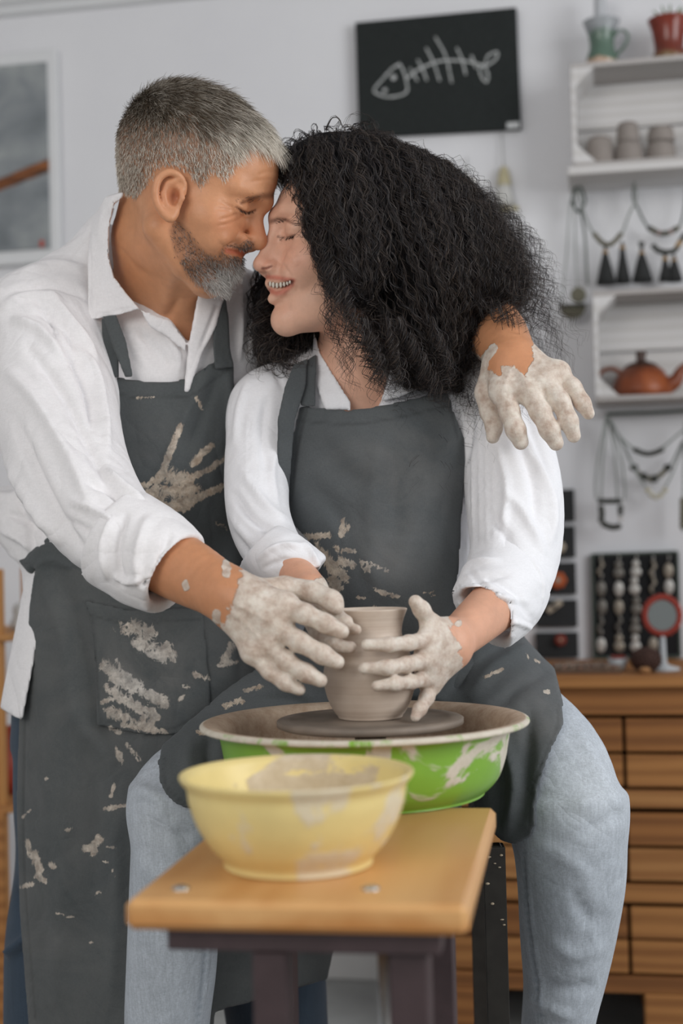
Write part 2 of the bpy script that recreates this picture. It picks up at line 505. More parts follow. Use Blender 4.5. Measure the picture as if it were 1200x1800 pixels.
def m_wall():
    t = NT('painted_wall'); n = t.noise(3, 4); col = t.ramp(n, [(.3, lin('dadadd')), (.7, lin('e0e0e2'))])
    t.bump(t.noise(140, 4), .06, .002); return t.set(col, .75, 0, .2)
wallm = m_wall()
b = MB(); b.box((0, .05, 1.35), (7.0, .10, 2.7)); o = b.build('wall_back', wallm); tag(o, kind='structure'); o.location = WO; o.rotation_euler = (0, 0, YAW)
t_ = NT('floor_paint'); fl = t_.set(t_.ramp(t_.noise(5, 6, .65), [(.3, lin('8d8f8e')), (.7, lin('a9aba9'))]), .5, 0, .35)
b = MB(); b.box((0, 1.0, -.03), (7.0, 6.4, .06)); tag(b.build('floor', fl), kind='structure')
b = MB(); b.box((0, 1.0, 2.66), (7.0, 6.4, .06)); tag(b.build('ceiling', wallm), kind='structure')
# cornice at the top left, below the sloping soffit
zt = WL(60, 18)[2]
prof = [(0, 0), (-.014, .004), (-.018, .020), (-.030, .026), (-.034, .044), (-.060, .052), (-.060, .085), (0, .085)]
b = MB(); V = []; 
for x in (-2.6, 2.6):
    for y, z in prof: V.append((x, y, z + zt - .012))
n_ = len(prof); b.add(V, [tuple(range(n_)), tuple(range(2*n_-1, n_-1, -1))] + [(i, i+1, i+1+n_, i+n_) for i in range(n_-1)])
o = b.build('trim_1', m_plain('cornice_paint', 'd6d7d8', .6, .02)); o.location = WO; o.rotation_euler = (0, 0, YAW); tag(o, kind='structure')
b = MB(); b.box((0, -.008, .05), (5.2, .016, .10), .004); o = b.build('baseboard_back', m_plain('baseboard_paint', 'cfcfce', .6, .02)); o.location = WO; o.rotation_euler = (0, 0, YAW); tag(o, kind='structure')

def rect_on_wall(x0, y0, x1, y1, off):
    a = WL(x0, y0, off); c = WL(x1, y1, off); return a, c

# ---- driftwood landscape canvas (left)
def m_canvas():
    t = NT('misty_sky_print'); n = t.noise(5.5, 5, .6, dist=.4)
    sep = t.n('ShaderNodeSeparateXYZ'); t.link(t.tc.outputs['Object'], sep.inputs[0])
    col = t.ramp(n, [(.3, lin('5f6569')), (.5, lin('858a8d')), (.7, lin('a9adab'))])
    # the beam: a brown band rising to the right
    zz = t.math('SUBTRACT', sep.outputs[2], t.math('MULTIPLY', sep.outputs[0], .30))
    zz = t.math('ADD', zz, t.math('MULTIPLY', t.math('SUBTRACT', t.noise(20), .5), .01))
    d = t.math('ABSOLUTE', t.math('SUBTRACT', zz, .150))
    m = t.ramp(d, [(.0, 1.0), (.012, 1.0), (.016, 0.0)])
    bc = t.ramp(t.noise(90, 4, .6, t.coords((.15, 1, 1))), [(.35, lin('3d2a20')), (.55, lin('7a4a2b')), (.7, lin('a3683c'))])
    col = t.mix(m, col, bc)
    return t.set(col, .6, 0, .25)
a, c = rect_on_wall(-210, 150, 84, 433, .03)
cx = (a[0] + c[0]) / 2; top = WL(84, 107, .03)[2]; right = WL(84, 300, .03)[0]; bot = WL(84, 436, .03)[2]
wdt = .42; cx = right - wdt / 2
fr = wall_thing('landscape_picture', (cx, -.002, bot - .03), 'misty grey landscape picture with a slanting wooden beam, left wall edge', 'picture')
b = MB(); b.box((0, -.010, (top - bot) / 2 + .03), (wdt + .044, .020, top - bot + .060), .003); b.build('frame', m_plain('white_frame', 'd9dadb', .5, .02), fr)
b = MB(); b.box((0, -.022, (top - bot) / 2 + .03), (wdt, .006, top - bot), .001); cv = b.build('canvas', m_canvas(), fr)
cv.data.transform(Matrix.Translation((0, 0, 0)))
q = WL(73, 428, .03); b = MB(); b.box((q[0] - cx, -.027, q[2] - bot + .03), (.009, .004, .016), .002); b.build('red_mark', m_plain('red_paint', 'b8432f', .6), fr)

# ---- chalk fish drawing on a black board
p = [WL(624, 40, .02), WL(907, 13, .02), WL(915, 225, .02), WL(630, 240, .02)]
cxm = np.mean(p, axis=0)
fish = wall_thing('fish_board', (cxm[0], -.002, p[3][2]), 'black board with a white chalk fish skeleton on the wall', 'picture')
poly = [((v[0] - cxm[0]), (v[2] - p[3][2])) for v in p]
t_ = NT('black_board'); nn = t_.noise(220, 5, .7); bb = t_.set(t_.ramp(nn, [(.3, lin('1d2020')), (.7, lin('313534'))]), .85, 0, .2); t_.bump(nn, .5, .002)
b = MB(); b.prism(poly, -.019, 0); b.build('board', bb, fish)
chalk = NT('chalk'); cn_ = chalk.noise(160, 4, .7); chalkm = chalk.set(chalk.ramp(cn_, [(.3, lin('7e8280')), (.62, lin('c9cbca'))]), .9, 0, .1)
def fz(u, v):   # crop coordinates (1200x1533 over 600..960 x 0..460)
    q = WL(600 + u * .3, v * .3, .021); return np.array([q[0] - cxm[0], -.0205, q[2] - p[3][2]])
def stroke(name, pts, r=.0026, closed=False):
    P = spline([fz(*q) for q in pts], 6); b = MB(); b.tube(P, r * .95, 6, True); 
    V = b.V[0]; V[:, 1] = -.0195 + (V[:, 1] + .0205) * .35
    b.build(name, chalkm, fish, True)
stroke('head_stroke', [(345, 375), (300, 400), (240, 465), (190, 530), (235, 560), (300, 568), (380, 540), (378, 470), (360, 410), (335, 370)])
stroke('spine_stroke', [(378, 465), (430, 420), (500, 385), (580, 358), (680, 355), (760, 365), (830, 385)], .0027)
for r_ in ([(400, 400), (425, 440), (445, 475)], [(445, 350), (475, 405), (500, 472)], [(495, 280), (540, 370), (575, 475)], [(548, 215), (610, 330), (645, 485)],
           [(675, 280), (705, 350), (728, 438)], [(760, 325), (775, 365), (788, 400)]):
    stroke('rib_stroke', r_, .0025)
stroke('tail_stroke', [(840, 385), (855, 330), (910, 305), (905, 345), (850, 385), (808, 395), (822, 455), (850, 480), (858, 440), (838, 390)], .0024)
e = fz(305, 455); b = MB(); b.ell(e, (.006, .0015, .006)); b.build('eye_dot', chalkm, fish, True)
e = fz(255, 530); b = MB(); b.ell(e, (.005, .0012, .0045)); b.build('mouth_dot', chalkm, fish, True)
q = fz(1005, 735); b = MB(); b.box(q, (.026, .003, .013), .0008); b.build('paper_tag', m_plain('tag_paper', 'c4c6c6', .7), fish)

# ---- cream ceramic pendants behind the woman's hair
cream = m_plain('cream_ceramic', 'b9b090', .6, .15, 60); creamw = m_plain('pale_ceramic', 'c3c2be', .6, .08)
strg = m_plain('grey_string', 'a3a39f', .8)
def pend(px, py, top_py, label, kind):
    q = WL(px, py, .015); qt = WL(px - (4 if kind == 'bell' else 0), top_py, .015)
    t = wall_thing('hanging_ornament', (q[0], -.015, q[2]), label, 'ornament')
    b = MB(); b.tube([(0, 0, 0), (qt[0] - q[0], .004, (qt[2] - q[2]))], .0012, 6); b.build('string', strg, t, True)
    return t
t = pend(885, 295, 232, 'cream bell-shaped ornament on a string below the fish board', 'bell')
b = MB(); b.lathe([(.001, .004), (.008, 0), (.012, -.014), (.015, -.034), (.016, -.038)], seg=20); b.build('bell', cream, t, True)
b = MB(); b.lathe([(.014, -.036), (.018, -.055), (.023, -.078), (.004, -.080)], seg=20); b.build('skirt', creamw, t, True)
b = MB(); b.ell((-.012, 0, -.088), (.026, .008, .008)); b.ell((.022, 0, -.086), (.008, .006, .006)); b.build('foot', cream, t, True)
t = pend(820, 312, 275, 'small ochre star ornament beside the bell, half in the dark hair', 'star')
pts = [];
for i in range(10):
    r_ = .017 if i % 2 == 0 else .008; a_ = i * math.pi / 5 + .3; pts.append((r_ * math.cos(a_), r_ * math.sin(a_) - .014))
b = MB(); b.prism(pts, -.005, .003); b.build('star', cream, t)
t = pend(837, 372, 350, 'low ochre leaf ornament just right of the dark hair', 'leaf')
b = MB(); b.ell((0, 0, -.004), (.017, .005, .009)); b.build('leaf', cream, t, True)
t = pend(912, 395, 372, 'pale long ribbon ornament hanging lowest right of the hair', 'ribbon')
b = MB(); b.tube(spline([(0, 0, 0), (.008, 0, -.03), (.012, 0, -.07), (.010, 0, -.12)], 5), [.012]*15+[.008], 8, flat=.3); b.build('ribbon', creamw, t, True)

# ---- white wooden crates used as shelves
crate_m = m_wood('white_washed_wood', 'c2bfbc', 'd2d0cf', 0, 9, .7, 10)
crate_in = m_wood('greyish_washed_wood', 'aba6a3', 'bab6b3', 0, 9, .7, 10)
def crate(name, x0, ytop, ybot, depth, label, ledge):
    a = WL(x0, ytop, depth); c = WL(x0, ybot, depth); w_ = .40; h_ = a[2] - c[2]
    t = wall_thing(name, (a[0] + w_ / 2, -.001, c[2]), label, 'shelf', 'white crates used as wall shelves')
    th = .010
    for i in range(2):                                  # back slats with a gap
        zz = h_ * (.27 + .46 * i); b = MB(); b.box((0, -.006, zz), (w_ - 2*th, .010, h_ * .44), .0015); b.build('back_slat', crate_m, t)
    for dy in (.25, .75):                               # top and bottom boards
        for z, nm in ((h_ - th / 2, 'top_board'), (th / 2, 'bottom_board')):
            b = MB(); b.box((0, -depth * dy, z), (w_, depth * .48, th), .0015); b.build(nm, crate_in, t)
    for s_ in (-1, 1):
        b = MB(); b.box((s_ * (w_/2 - th/2), -depth/2, h_/2), (th, depth, h_ - 2 * th), .0015); b.build('side_panel', crate_m, t)
        for z0, dz in ((h_ - th, -1), (th, 1)):         # triangular corner blocks
            L = .036
            pl = [(s_ * (w_/2 - th), z0), (s_ * (w_/2 - th - L), z0), (s_ * (w_/2 - th), z0 + dz * L)]
            b = MB(); b.prism(pl, -depth + .002, -.012); b.build('corner_block', crate_m, t)
    if ledge:
        b = MB(); b.box((-.004, -depth/2 - .006, -.009), (w_ + .012, depth + .02, .018), .002); b.build('ledge', crate_m, t)
    return t, a[0], c[2], h_
c1, c1x, c1z, c1h = crate('crate_shelf', 1001, 112, 296, .13, 'upper white wooden crate shelf holding grey cups, jug on top', True)
c2, c2x, c2z, c2h = crate('crate_shelf', 1040, 512, 706, .13, 'lower white wooden crate shelf holding the brown teapot', False)

# ---- grey unglazed cups in the upper crate
cupm = m_plain('grey_unglazed_clay', '8e8680', .8, .12, 40)
def cup_mesh(r, h):
    return [(0.0, h*.985), (r*.62, h), (r*.82, h*.97), (r*.94, h*.80), (r, h*.45), (r*1.02, h*.12), (r*.98, 0), (r*.88, 0), (r*.85, h*.5), (r*.6, h*.9), (0, h*.92)]
def cup(px, py, rpx, hpx, z_add, label, dy=.075):
    q = WL(px, py, dy); s_ = np.linalg.norm(q - WL(px + 100, py, dy)) / 100
    t = wall_thing('clay_cup', (q[0], -dy, c1z + .0101 + z_add), label, 'cup', 'grey clay cups upside down in the crate')
    b = MB(); b.lathe(cup_mesh(rpx * s_, hpx * s_), seg=28); b.build('cup_body', cupm, t, True)
    b = MB(); b.lathe([(rpx*s_*.5, hpx*s_*.99), (rpx*s_*.55, hpx*s_*1.04), (rpx*s_*.40, hpx*s_*1.04), (rpx*s_*.38, hpx*s_*.99)], seg=24); b.build('foot_ring', cupm, t, True)
    return hpx * s_
cup(1054, 276, 25, 54, 0, 'single grey clay cup at the left in the crate')
h_ = cup(1105, 272, 26, 42, 0, 'lower grey clay cup of the middle pair'); cup(1103, 230, 20, 36, h_ * 1.0, 'narrower clay cup standing on top of the middle pair')
h_ = cup(1161, 270, 27, 38, 0, 'lower grey clay cup of the right pair'); cup(1161, 232, 24, 28, h_ * 1.0, 'rounded clay cup on top of the right pair')

# ---- glazed jug and red mug on top of the crate
def m_glaze(name, stops, rough=.22):
    t = NT(name); sep = t.n('ShaderNodeSeparateXYZ'); t.link(t.tc.outputs['Object'], sep.inputs[0])
    z = t.math('ADD', sep.outputs[2], t.math('MULTIPLY', t.math('SUBTRACT', t.noise(28, 2), .5), .030))
    col = t.ramp(t.math('MULTIPLY', z, 8), stops); col = t.mix(1.0, col, t.ramp(t.noise(60, 4), [(.3, .85), (.7, 1.05)]), 'MULTIPLY')
    return t.set(col, rough, 0, .5)
zt1 = c1z + c1h
def handle(pts, r, mat, t): b = MB(); b.tube(spline(pts, 6), r, 10, flat=.7); b.build('handle', mat, t, True)
q = WL(1058, 96, .07)
t = wall_thing('glazed_jug', (q[0], -.07, zt1 + .0005), 'green and grey glazed jug with looped handle on the top crate', 'jug')
gl = m_glaze('green_grey_glaze', [(.0, lin('c3a68f')), (.13, lin('c0a38c')), (.16, lin('5a7263')), (.58, lin('63776a')), (.66, lin('9fa3a6')), (1, lin('b3b5b8'))])
b = MB(); b.lathe([(0, 0), (.027, 0), (.030, .004), (.032, .014), (.0315, .026), (.026, .040), (.0245, .052), (.026, .068), (.032, .086), (.0365, .097), (.0375, .099), (.035, .0985), (.029, .086), (.022, .066), (.021, .05), (.024, .03), (.0, .006)], seg=36)
b.build('body', gl, t, True)
handle([(.024, -.006, .066), (.036, -.008, .076), (.049, -.010, .070), (.051, -.010, .056), (.042, -.009, .040), (.029, -.007, .028)], .0042, gl, t)
t2 = wall_thing('glass_bottle', (q[0] - .001, -.07, zt1 + .008), 'clear grey glass bottle neck standing in the green jug', 'bottle')
g_ = m_plain('grey_glass', 'b9bbbe', .12, .04); b = MB(); b.lathe([(0, 0), (.017, 0), (.018, .02), (.018, .07), (.013, .095), (.012, .15), (.014, .155), (.010, .155)], seg=24); b.build('bottle_body', g_, t2, True)
q = WL(1176, 88, .07)
t = wall_thing('red_mug', (q[0], -.07, zt1 + .0005), 'dark red glazed mug on the top crate, right frame edge', 'mug')
gr = m_glaze('red_brown_glaze', [(.0, lin('8f7a5a')), (.10, lin('83694a')), (.18, lin('6b2f20')), (.4, lin('7a2f1e')), (1, lin('8a3522'))])
b = MB(); b.lathe([(0, 0), (.030, 0), (.034, .006), (.034, .018), (.029, .028), (.030, .045), (.034, .070), (.040, .088), (.0415, .091), (.038, .0905), (.031, .07), (.026, .045), (.025, .03), (.0, .006)], seg=36); b.build('body', gr, t, True)
handle([(.030, -.004, .064), (.045, -.006, .066), (.050, -.006, .05), (.045, -.006, .034), (.030, -.004, .026)], .0045, gr, t)
t2 = wall_thing('succulent_plant', (q[0], -.07, zt1 + .045), 'small green succulent growing out of the red mug', 'plant')
grn = m_plain('succulent_green', '5e7a45', .5, .15, 60)
for i in range(9):
    a_ = i * 2.4; b = MB(); P = spline([(0, 0, 0), (.012*math.cos(a_), .012*math.sin(a_), .045), (.030*math.cos(a_), .030*math.sin(a_), .066)], 4)
    b.tube(P, np.linspace(.005, .0012, len(P)), 8); b.build('leaf', grn, t2, True)

# ---- teapot
q = WL(1128, 692, .072)
tp = wall_thing('brown_teapot', (q[0], -.072, c2z + .0101), 'brown teapot with lid and looped handle in the lower crate', 'teapot')
t_ = NT('teapot_glaze'); nn = t_.noise(11, 4, .6); tm = t_.set(t_.ramp(nn, [(.3, lin('43251a')), (.52, lin('7d3f22')), (.75, lin('a85a2a'))]), .38, 0, .4)
dk = m_plain('teapot_lid_glaze', '3f271d', .4, .2, 30)
b = MB(); b.lathe([(0, 0), (.056, 0), (.060, .004), (.060, .016), (.054, .034), (.044, .052), (.034, .060), (0, .062)], seg=44); b.build('body', tm, tp, True)
b = MB(); b.lathe([(0, .074), (.010, .073), (.028, .066), (.036, .059), (.037, .056), (.034, .055)], seg=36)
b.lathe([(0, .092), (.009, .092), (.011, .088), (.009, .080), (.010, .072)], seg=20); b.build('lid', dk, tp, True)
b = MB(); b.tube(spline([(-.040, 0, .050), (-.058, 0, .060), (-.079, 0, .054), (-.086, 0, .036), (-.072, 0, .016), (-.052, 0, .006)], 6), .0062, 12, flat=.7); b.build('handle', tm, tp, True)
b = MB(); P = spline([(.045, 0, .018), (.066, 0, .030), (.076, 0, .048), (.090, 0, .062)], 6); b.tube(P, np.linspace(.018, .007, len(P)), 14); b.build('spout', tm, tp, True)

# ---- necklaces on the two rails
cordm = m_plain('dark_green_cord', '4d574f', .8, .2, 90); cordl = m_plain('grey_cord', '8b908c', .8, .1)
bead_d = m_plain('dark_bead', '34362f', .45, .3, 50); bead_g = m_plain('olive_bead', '67624f', .6, .3, 50); blk = m_plain('black_thread', '2a2b2b', .85, .2, 150)
gold = m_plain('ochre_wrap', 'a07a3e', .6, .2)
def rail(pts, label):
    Q = [WL(x, y, .035) for x, y in pts]; o0 = Q[0].copy(); t = wall_thing('necklace_rail', (o0[0], 0, o0[2]), label, 'rail')
    P = np.array([(q[0] - o0[0], -.035, q[2] - o0[2]) for q in Q]); b = MB(); b.tube(spline(P, 5), .0035, 8); b.build('cord_rail', cordm, t, True)
    for q in (P[0], P[-1]):
        b = MB(); b.box((q[0], -.017, q[2]), (.008, .036, .008), .001); b.build('bracket', crate_m, t)
rail([(1012, 322), (1060, 317), (1110, 315), (1160, 312), (1230, 308)], 'dark cord rail under the upper crate')
rail([(1066, 728), (1110, 726), (1150, 725), (1230, 720)], 'dark cord rail under the lower crate')
NK = [0]
def necklace(label, cords, beads=(), tass=(), cat='necklace', group=None, off=.042):
    """cords: (points px, mat); beads: (px,py,radius px,mat)"""
    NK[0] += 1; off = .040 + .007 * (NK[0] % 4)
    p0 = cords[0][0][0]; q0 = WL(p0[0], p0[1], off); t = wall_thing('cord_necklace', (q0[0], -off, q0[2]), label, cat, group)
    L = lambda x, y, dy=0: (WL(x, y, off)[0] - q0[0], dy, WL(x, y, off)[2] - q0[2])
    k = 3.3 / 2500 * 0 + (np.linalg.norm(WL(1100, 500, off) - WL(1200, 500, off)) / 100)
    for pts, r, m in cords:
        b = MB(); b.tube(spline([L(x, y) for x, y in pts], 6), r * k, 6); b.build('cord', m, t, True)
    for x, y, r, m in beads:
        b = MB(); c_ = L(x, y, -.002); b.ell(c_, (r * k * 1.1, r * k * .8, r * k), 10, 6); b.build('bead', m, t, True)
    for x, y, hh, ww in tass:
        b = MB(); c_ = L(x, y, 0)
        b.lathe([(.001, 0), (2.5*k, -3*k), (4*k, -10*k), (ww*.60*k, -hh*.4*k), (ww*1.0*k, -hh*.75*k), (ww*1.28*k, -hh*k), (0, -hh*k)], c=c_, seg=16); o = b.build('tassel', blk, t, True)
        o.data.transform(Matrix.Translation((0, 0, 0)))
        b = MB(); b.lathe([(3.2*k, -8*k), (4.8*k, -10*k), (5*k, -14*k), (4*k, -15*k)], c=c_, seg=14); b.build('tassel_wrap', gold, t, True)
# disc pendants at far left
disc = m_plain('speckled_olive_ceramic', '676455', .8, .35, 260)
def disc_neck(pts, px, py, r, half, label):
    q0 = WL(*pts[0], .042); t = wall_thing('disc_necklace', (q0[0], -.042, q0[2]), label, 'necklace'); k = np.linalg.norm(WL(1000, 500, .042) - WL(1100, 500, .042)) / 100
    L = lambda x, y: (WL(x, y, .042)[0] - q0[0], 0, WL(x, y, .042)[2] - q0[2])
    b = MB(); b.tube(spline([L(*p_) for p_ in pts], 6), 1.6 * k, 6); b.build('cord', cordl, t, True)
    c_ = L(px, py); n = 26
    if half: pl = [(c_[0] + r*k*math.cos(a_), c_[2] + r*k*math.sin(a_)) for a_ in np.linspace(math.pi * .97, math.pi * 2.03, n)]
    else: pl = [(c_[0] + r*k*math.cos(a_), c_[2] + r*k*math.sin(a_)) for a_ in np.linspace(0, 2*math.pi, n, endpoint=False)]
    b = MB(); b.prism(pl, -.005, .0); b.build('disc', disc, t)
    if half: b = MB(); b.box((c_[0], -.004, c_[2] + r*k*.02), (2*r*k, .010, r*k*.22), .001); b.build('bar', bead_d, t)
disc_neck([(1014, 325), (1002, 360), (996, 440), (987, 535)], 1006, 538, 23.5, True, 'necklace with a half-round speckled pendant hanging lowest left')
disc_neck([(1014, 325), (1010, 370), (1011, 440), (1014, 506)], 1016, 519, 14, False, 'necklace with a small round speckled pendant behind the half-round one')
necklace('long plain dark cord loop at the left rail end', [([(1014, 322), (1006, 345), (1008, 362), (1018, 372), (1028, 352), (1020, 328)], 2.6, cordm), ([(1020, 365), (1028, 420), (1032, 500)], 2.2, cordm)])
bz = [(1045 + 45*u, 413 + 18*math.sin(math.pi*u), 4.6, bead_g) for u in np.linspace(0, 1, 12)]
necklace('short olive bead necklace with two black tassels, left', [([(1016, 325), (1022, 360), (1034, 395), (1046, 413), (1068, 428), (1092, 410), (1106, 375), (1118, 350), (1114, 318)], 2.2, cordl)], bz, [(1063, 432, 70, 14), (1093, 424, 76, 11)])
necklace('black tassel pendant standing between the two bead necklaces', [([(1124, 425), (1127, 436)], 3.4, bead_d), ([(1130, 425), (1128, 436)], 3, bead_d)], [], [(1127, 434, 63, 15)])
bz = [(1142 + 47*u, 402 + 9*math.sin(math.pi*u), 5.2, [bead_d, bead_g, bead_d, m_plain('rose_bead', 'a38d86', .5)][i % 4]) for i, u in enumerate(np.linspace(0, 1, 10))]
necklace('dark mixed bead necklace under the upper crate, right', [([(1116, 316), (1112, 345), (1120, 365), (1132, 390), (1142, 403), (1165, 412), (1190, 403), (1202, 370), (1206, 320)], 2.2, cordm)], bz)
necklace('black and yellow tube necklace with two black tassels', [([(1146, 430), (1156, 440), (1170, 444)], 5, bead_d), ([(1170, 444), (1186, 440), (1192, 430)], 5, bead_d), ([(1188, 436), (1196, 424)], 5, gold), ([(1196, 424), (1204, 410)], 5, bead_d)], [], [(1168, 444, 52, 10), (1184, 446, 50, 12)])
# lower rail
necklace('necklace with a dark square bar and a bead ring pendant', [([(1066, 728), (1052, 800), (1046, 850), (1047, 878)], 2, cordl), ([(1068, 730), (1060, 800), (1056, 878)], 2, cordl), ([(1070, 738), (1080, 800), (1085, 878)], 2, cordl), ([(1072, 740), (1090, 800), (1098, 850), (1097, 878)], 2, cordl), ([(1050, 881), (1092, 881)], 5.5, bead_d)],
         [(1056 + 1.5*math.sin(i), 893 + 7*i, 5.5, bead_d) for i in range(4)] + [(1062 + 8*i, 922 + 5*math.sin(i/4*math.pi), 6, bead_d) for i in range(4)] + [(1090, 893, 5.5, bead_d), (1090, 902, 5, bead_d), (1090, 912, 4, m_plain('pale_bead', 'b9b4ae', .5))])
necklace('uppermost short dark bead necklace on the lower rail', [([(1070, 735), (1090, 768), (1115, 790), (1135, 797), (1162, 788), (1190, 765), (1215, 745)], 2.2, cordl)], [(1116 + 46*u, 791 + 7*math.sin(math.pi*u), 4.8, bead_d) for u in np.linspace(0, 1, 12)])
necklace('middle dark bead necklace with spaced round beads, lower rail', [([(1072, 738), (1095, 780), (1114, 822), (1128, 836), (1144, 842), (1160, 836), (1176, 822), (1200, 775)], 2.2, cordl)], [(1114, 822, 7, bead_d), (1122, 832, 5, bead_g), (1131, 838, 7.5, bead_d), (1141, 842, 5, bead_g), (1149, 842, 7.5, bead_d), (1159, 836, 5, bead_g), (1166, 830, 5, bead_g), (1173, 822, 7, bead_d)])
necklace('lowest pale bead necklace on the lower rail', [([(1076, 742), (1110, 815), (1136, 858), (1150, 870), (1166, 862), (1190, 810), (1208, 760)], 2.0, cordl)], [(1138 + 30*u, 862 + 12*math.sin(math.pi*u), 4.6, [cream, creamw][i % 2]) for i, u in enumerate(np.linspace(0, 1, 9))])
q0 = WL(1199, 885, .042)
necklace('olive bead strand hanging at the right frame edge', [([(1204, 740), (1201, 860), (1200, 935)], 2, cordl)], [(1200, 880 + i*9, 6, bead_g) for i in range(6)])

# ---- brooch cards and brooches
cardm = m_plain('black_card', '2b2d2e', .8, .15, 60)
brooch_cols = {'dark': '55504c', 'cream': 'b7ab98', 'orange': 'b5592c', 'blue': '3c4450', 'red': '8f3a2c'}
bm_ = {k: m_plain('brooch_' + k, v, .5, .2, 80) for k, v in brooch_cols.items()}
for i, (y0, y1, x1, lab) in enumerate(((862, 916, 1010, 'topmost plain'), (926, 980, 1011, 'second from the top, cream brooch'), (990, 1045, 1013, 'third, orange flower brooch'), (1055, 1102, 1015, 'fourth, cream bar brooch'), (1112, 1156, 1017, 'lowest, red brooch'))):
    a = WL(940, y0, .012); c = WL(x1, y1, .012)
    t = wall_thing('display_card', ((a[0] + c[0]) / 2, -.002, c[2]), 'black display card in the column behind her elbow, ' + lab, 'display card', 'black display cards on the wall')
    b = MB(); b.box((0, -.005, (a[2] - c[2]) / 2), (c[0] - a[0], .010, a[2] - c[2]), .001); b.build('card', cardm, t)
def brooch(px, py, kind, shape, label, r=9):
    q = WL(px, py, .020); k = .00115
    t = wall_thing('brooch', (q[0], -.020, q[2]), label, 'brooch')
    if shape == 'flower':
        for i in range(7):
            a_ = i * 2 * math.pi / 7; b = MB(); b.ell((r*k*.8*math.cos(a_), 0, r*k*.8*math.sin(a_)), (r*k*.55, .006, r*k*.55), 10, 6); b.build('petal', bm_[kind], t, True)
        b = MB(); b.ell((0, -.004, 0), (r*k*.4, .005, r*k*.4)); b.build('centre', bm_['cream'], t, True)
    else:
        a_ = math.radians(35); b = MB(); R_ = np.array([[math.cos(a_), 0, -math.sin(a_)], [0, 1, 0], [math.sin(a_), 0, math.cos(a_)]])
        b.box((0, 0, 0), (r*k*2.6, .006, r*k*.9), .002, R_); b.build('bar', bm_[kind], t)
        b = MB(); b.ell((0, -.004, 0), (r*k*.4, .004, r*k*.3)); b.build('stone', bm_['dark'], t, True)
brooch(984, 962, 'cream', 'flower', 'cream flower brooch on the second black card', 8)
brooch(980, 1020, 'orange', 'flower', 'orange flower brooch on the third black card', 12)
brooch(974, 1066, 'cream', 'bar', 'slanting cream bar brooch on the fourth black card', 12)
brooch(985, 1125, 'red', 'flower', 'dark red brooch on the lowest black card', 8)

# ---- earring board
p = [WL(1040, 975, .012), WL(1190, 970, .012), WL(1195, 1154, .012), WL(1044, 1157, .012)]
t = wall_thing('earring_board', (p[3][0], -.002, p[3][2]), 'black board covered with silvery earrings above the slatted chest', 'display board')
b = MB(); b.prism([(v[0] - p[3][0], v[2] - p[3][2]) for v in p], -.011, 0); b.build('board', m_plain('black_velvet', '17181a', .9, .1), t)
b = MB()
for i in range(4):
    u, v = p[i], p[(i + 1) % 4]; b.tube([(u[0]-p[3][0], -.011, u[2]-p[3][2]), (v[0]-p[3][0], -.011, v[2]-p[3][2])], .003, 6)
b.build('edge_binding', cordm, t)
silver = [m_plain('silver_' + n_, c_, .35, .25, 90, metal=.3) for n_, c_ in (('bright', 'c9c6c0'), ('warm', 'a39a8c'), ('dull', '7f7b74'))]
k = .00155; r2 = random.Random(3)
for ci in range(5):
    for ri in range(5):
        px = 1056 + ci * 30 + r2.uniform(-2, 2); py = 993 + ri * 33 + r2.uniform(-3, 3)
        if (px > 1120 and py > 1030 and px < 1200 and py < 1125) or py > 1146: continue
        q = WL(px, py, .018); e = wall_thing('earring', (q[0], -.0175, q[2]), 'silvery earring on the black board, %s row, %s column' % (('top', 'second', 'third', 'fourth', 'bottom')[ri], ('leftmost', 'second', 'middle', 'fourth', 'rightmost')[ci]), 'earring', 'silvery earrings on the black board')
        m_ = silver[r2.randrange(3)]; kind = r2.randrange(3); b = MB()
        if kind == 0: b.ell((0, 0, -6*k), (6*k, .003, 10*k), 12, 8)
        elif kind == 1:
            b.ell((0, 0, 2*k), (5*k, .003, 5*k), 12, 6); b.ell((0, 0, -9*k), (7*k, .003, 7*k), 12, 6)
        else: b.tube([(0, 0, 8*k), (3*k, 0, 0), (-3*k, 0, -8*k), (0, 0, -14*k)], 3.5*k, 8, flat=.6)
        b.build('drop', m_, e, True)
        b = MB(); b.tube([(0, .001, 7*k), (2*k, .001, 12*k), (0, .003, 14*k)], 1.0*k, 5); b.build('hook', silver[0], e, True)

# ---- slatted chest made of pallet boards
DCH = .36                                     # how far the chest stands out from the wall
slat_m = [m_wood('pallet_wood_' + n_, a_, c_, 0, 10, .7, 9) for n_, a_, c_ in (('amber', '8f5f36', 'b07b48'), ('honey', '9c6b3f', 'ba8753'), ('brown', '7d512e', 'a06c3e'))]
dark = m_plain('dark_gap', '2a1d15', .9)
a = WL(762, 1190, DCH); xL = a[0]; ztop = WL(1000, 1188, DCH)[2]; xR = xL + .86
zb = WL(1000, 1742, DCH)[2]
ch = wall_thing('slatted_chest', ((xL + xR) / 2, -DCH, 0), 'chest of amber pallet boards with a flat wooden top, right', 'chest')
X0, X1 = -(xR - xL) / 2, (xR - xL) / 2
seam = WL(1096, 1300, DCH)[0] - (xL + xR) / 2
ri_ = random.Random(5)
def slat(nm, x0, x1, py0, py1, y=0, th=.018, mat=None):
    za, zc = WL(1000, py0, DCH)[2], WL(1000, py1, DCH)[2]
    b = MB(); b.box(((x0 + x1) / 2, y + th / 2 + ri_.uniform(-.001, .001), (za + zc) / 2), (x1 - x0, th, za - zc), .002)
    b.build(nm, mat or slat_m[ri_.randrange(3)], ch)
b = MB(); b.box((0, .17, ztop - .011), (X1 - X0 + .03, .37, .022), .003); b.build('top_board', slat_m[0], ch)
b = MB(); b.box((0, .19, (ztop - .03 + zb) / 2), (X1 - X0 - .02, .30, ztop - .05 - zb)); b.build('inner_case', dark, ch)
slat('slat', X0, X1, 1201, 1257)
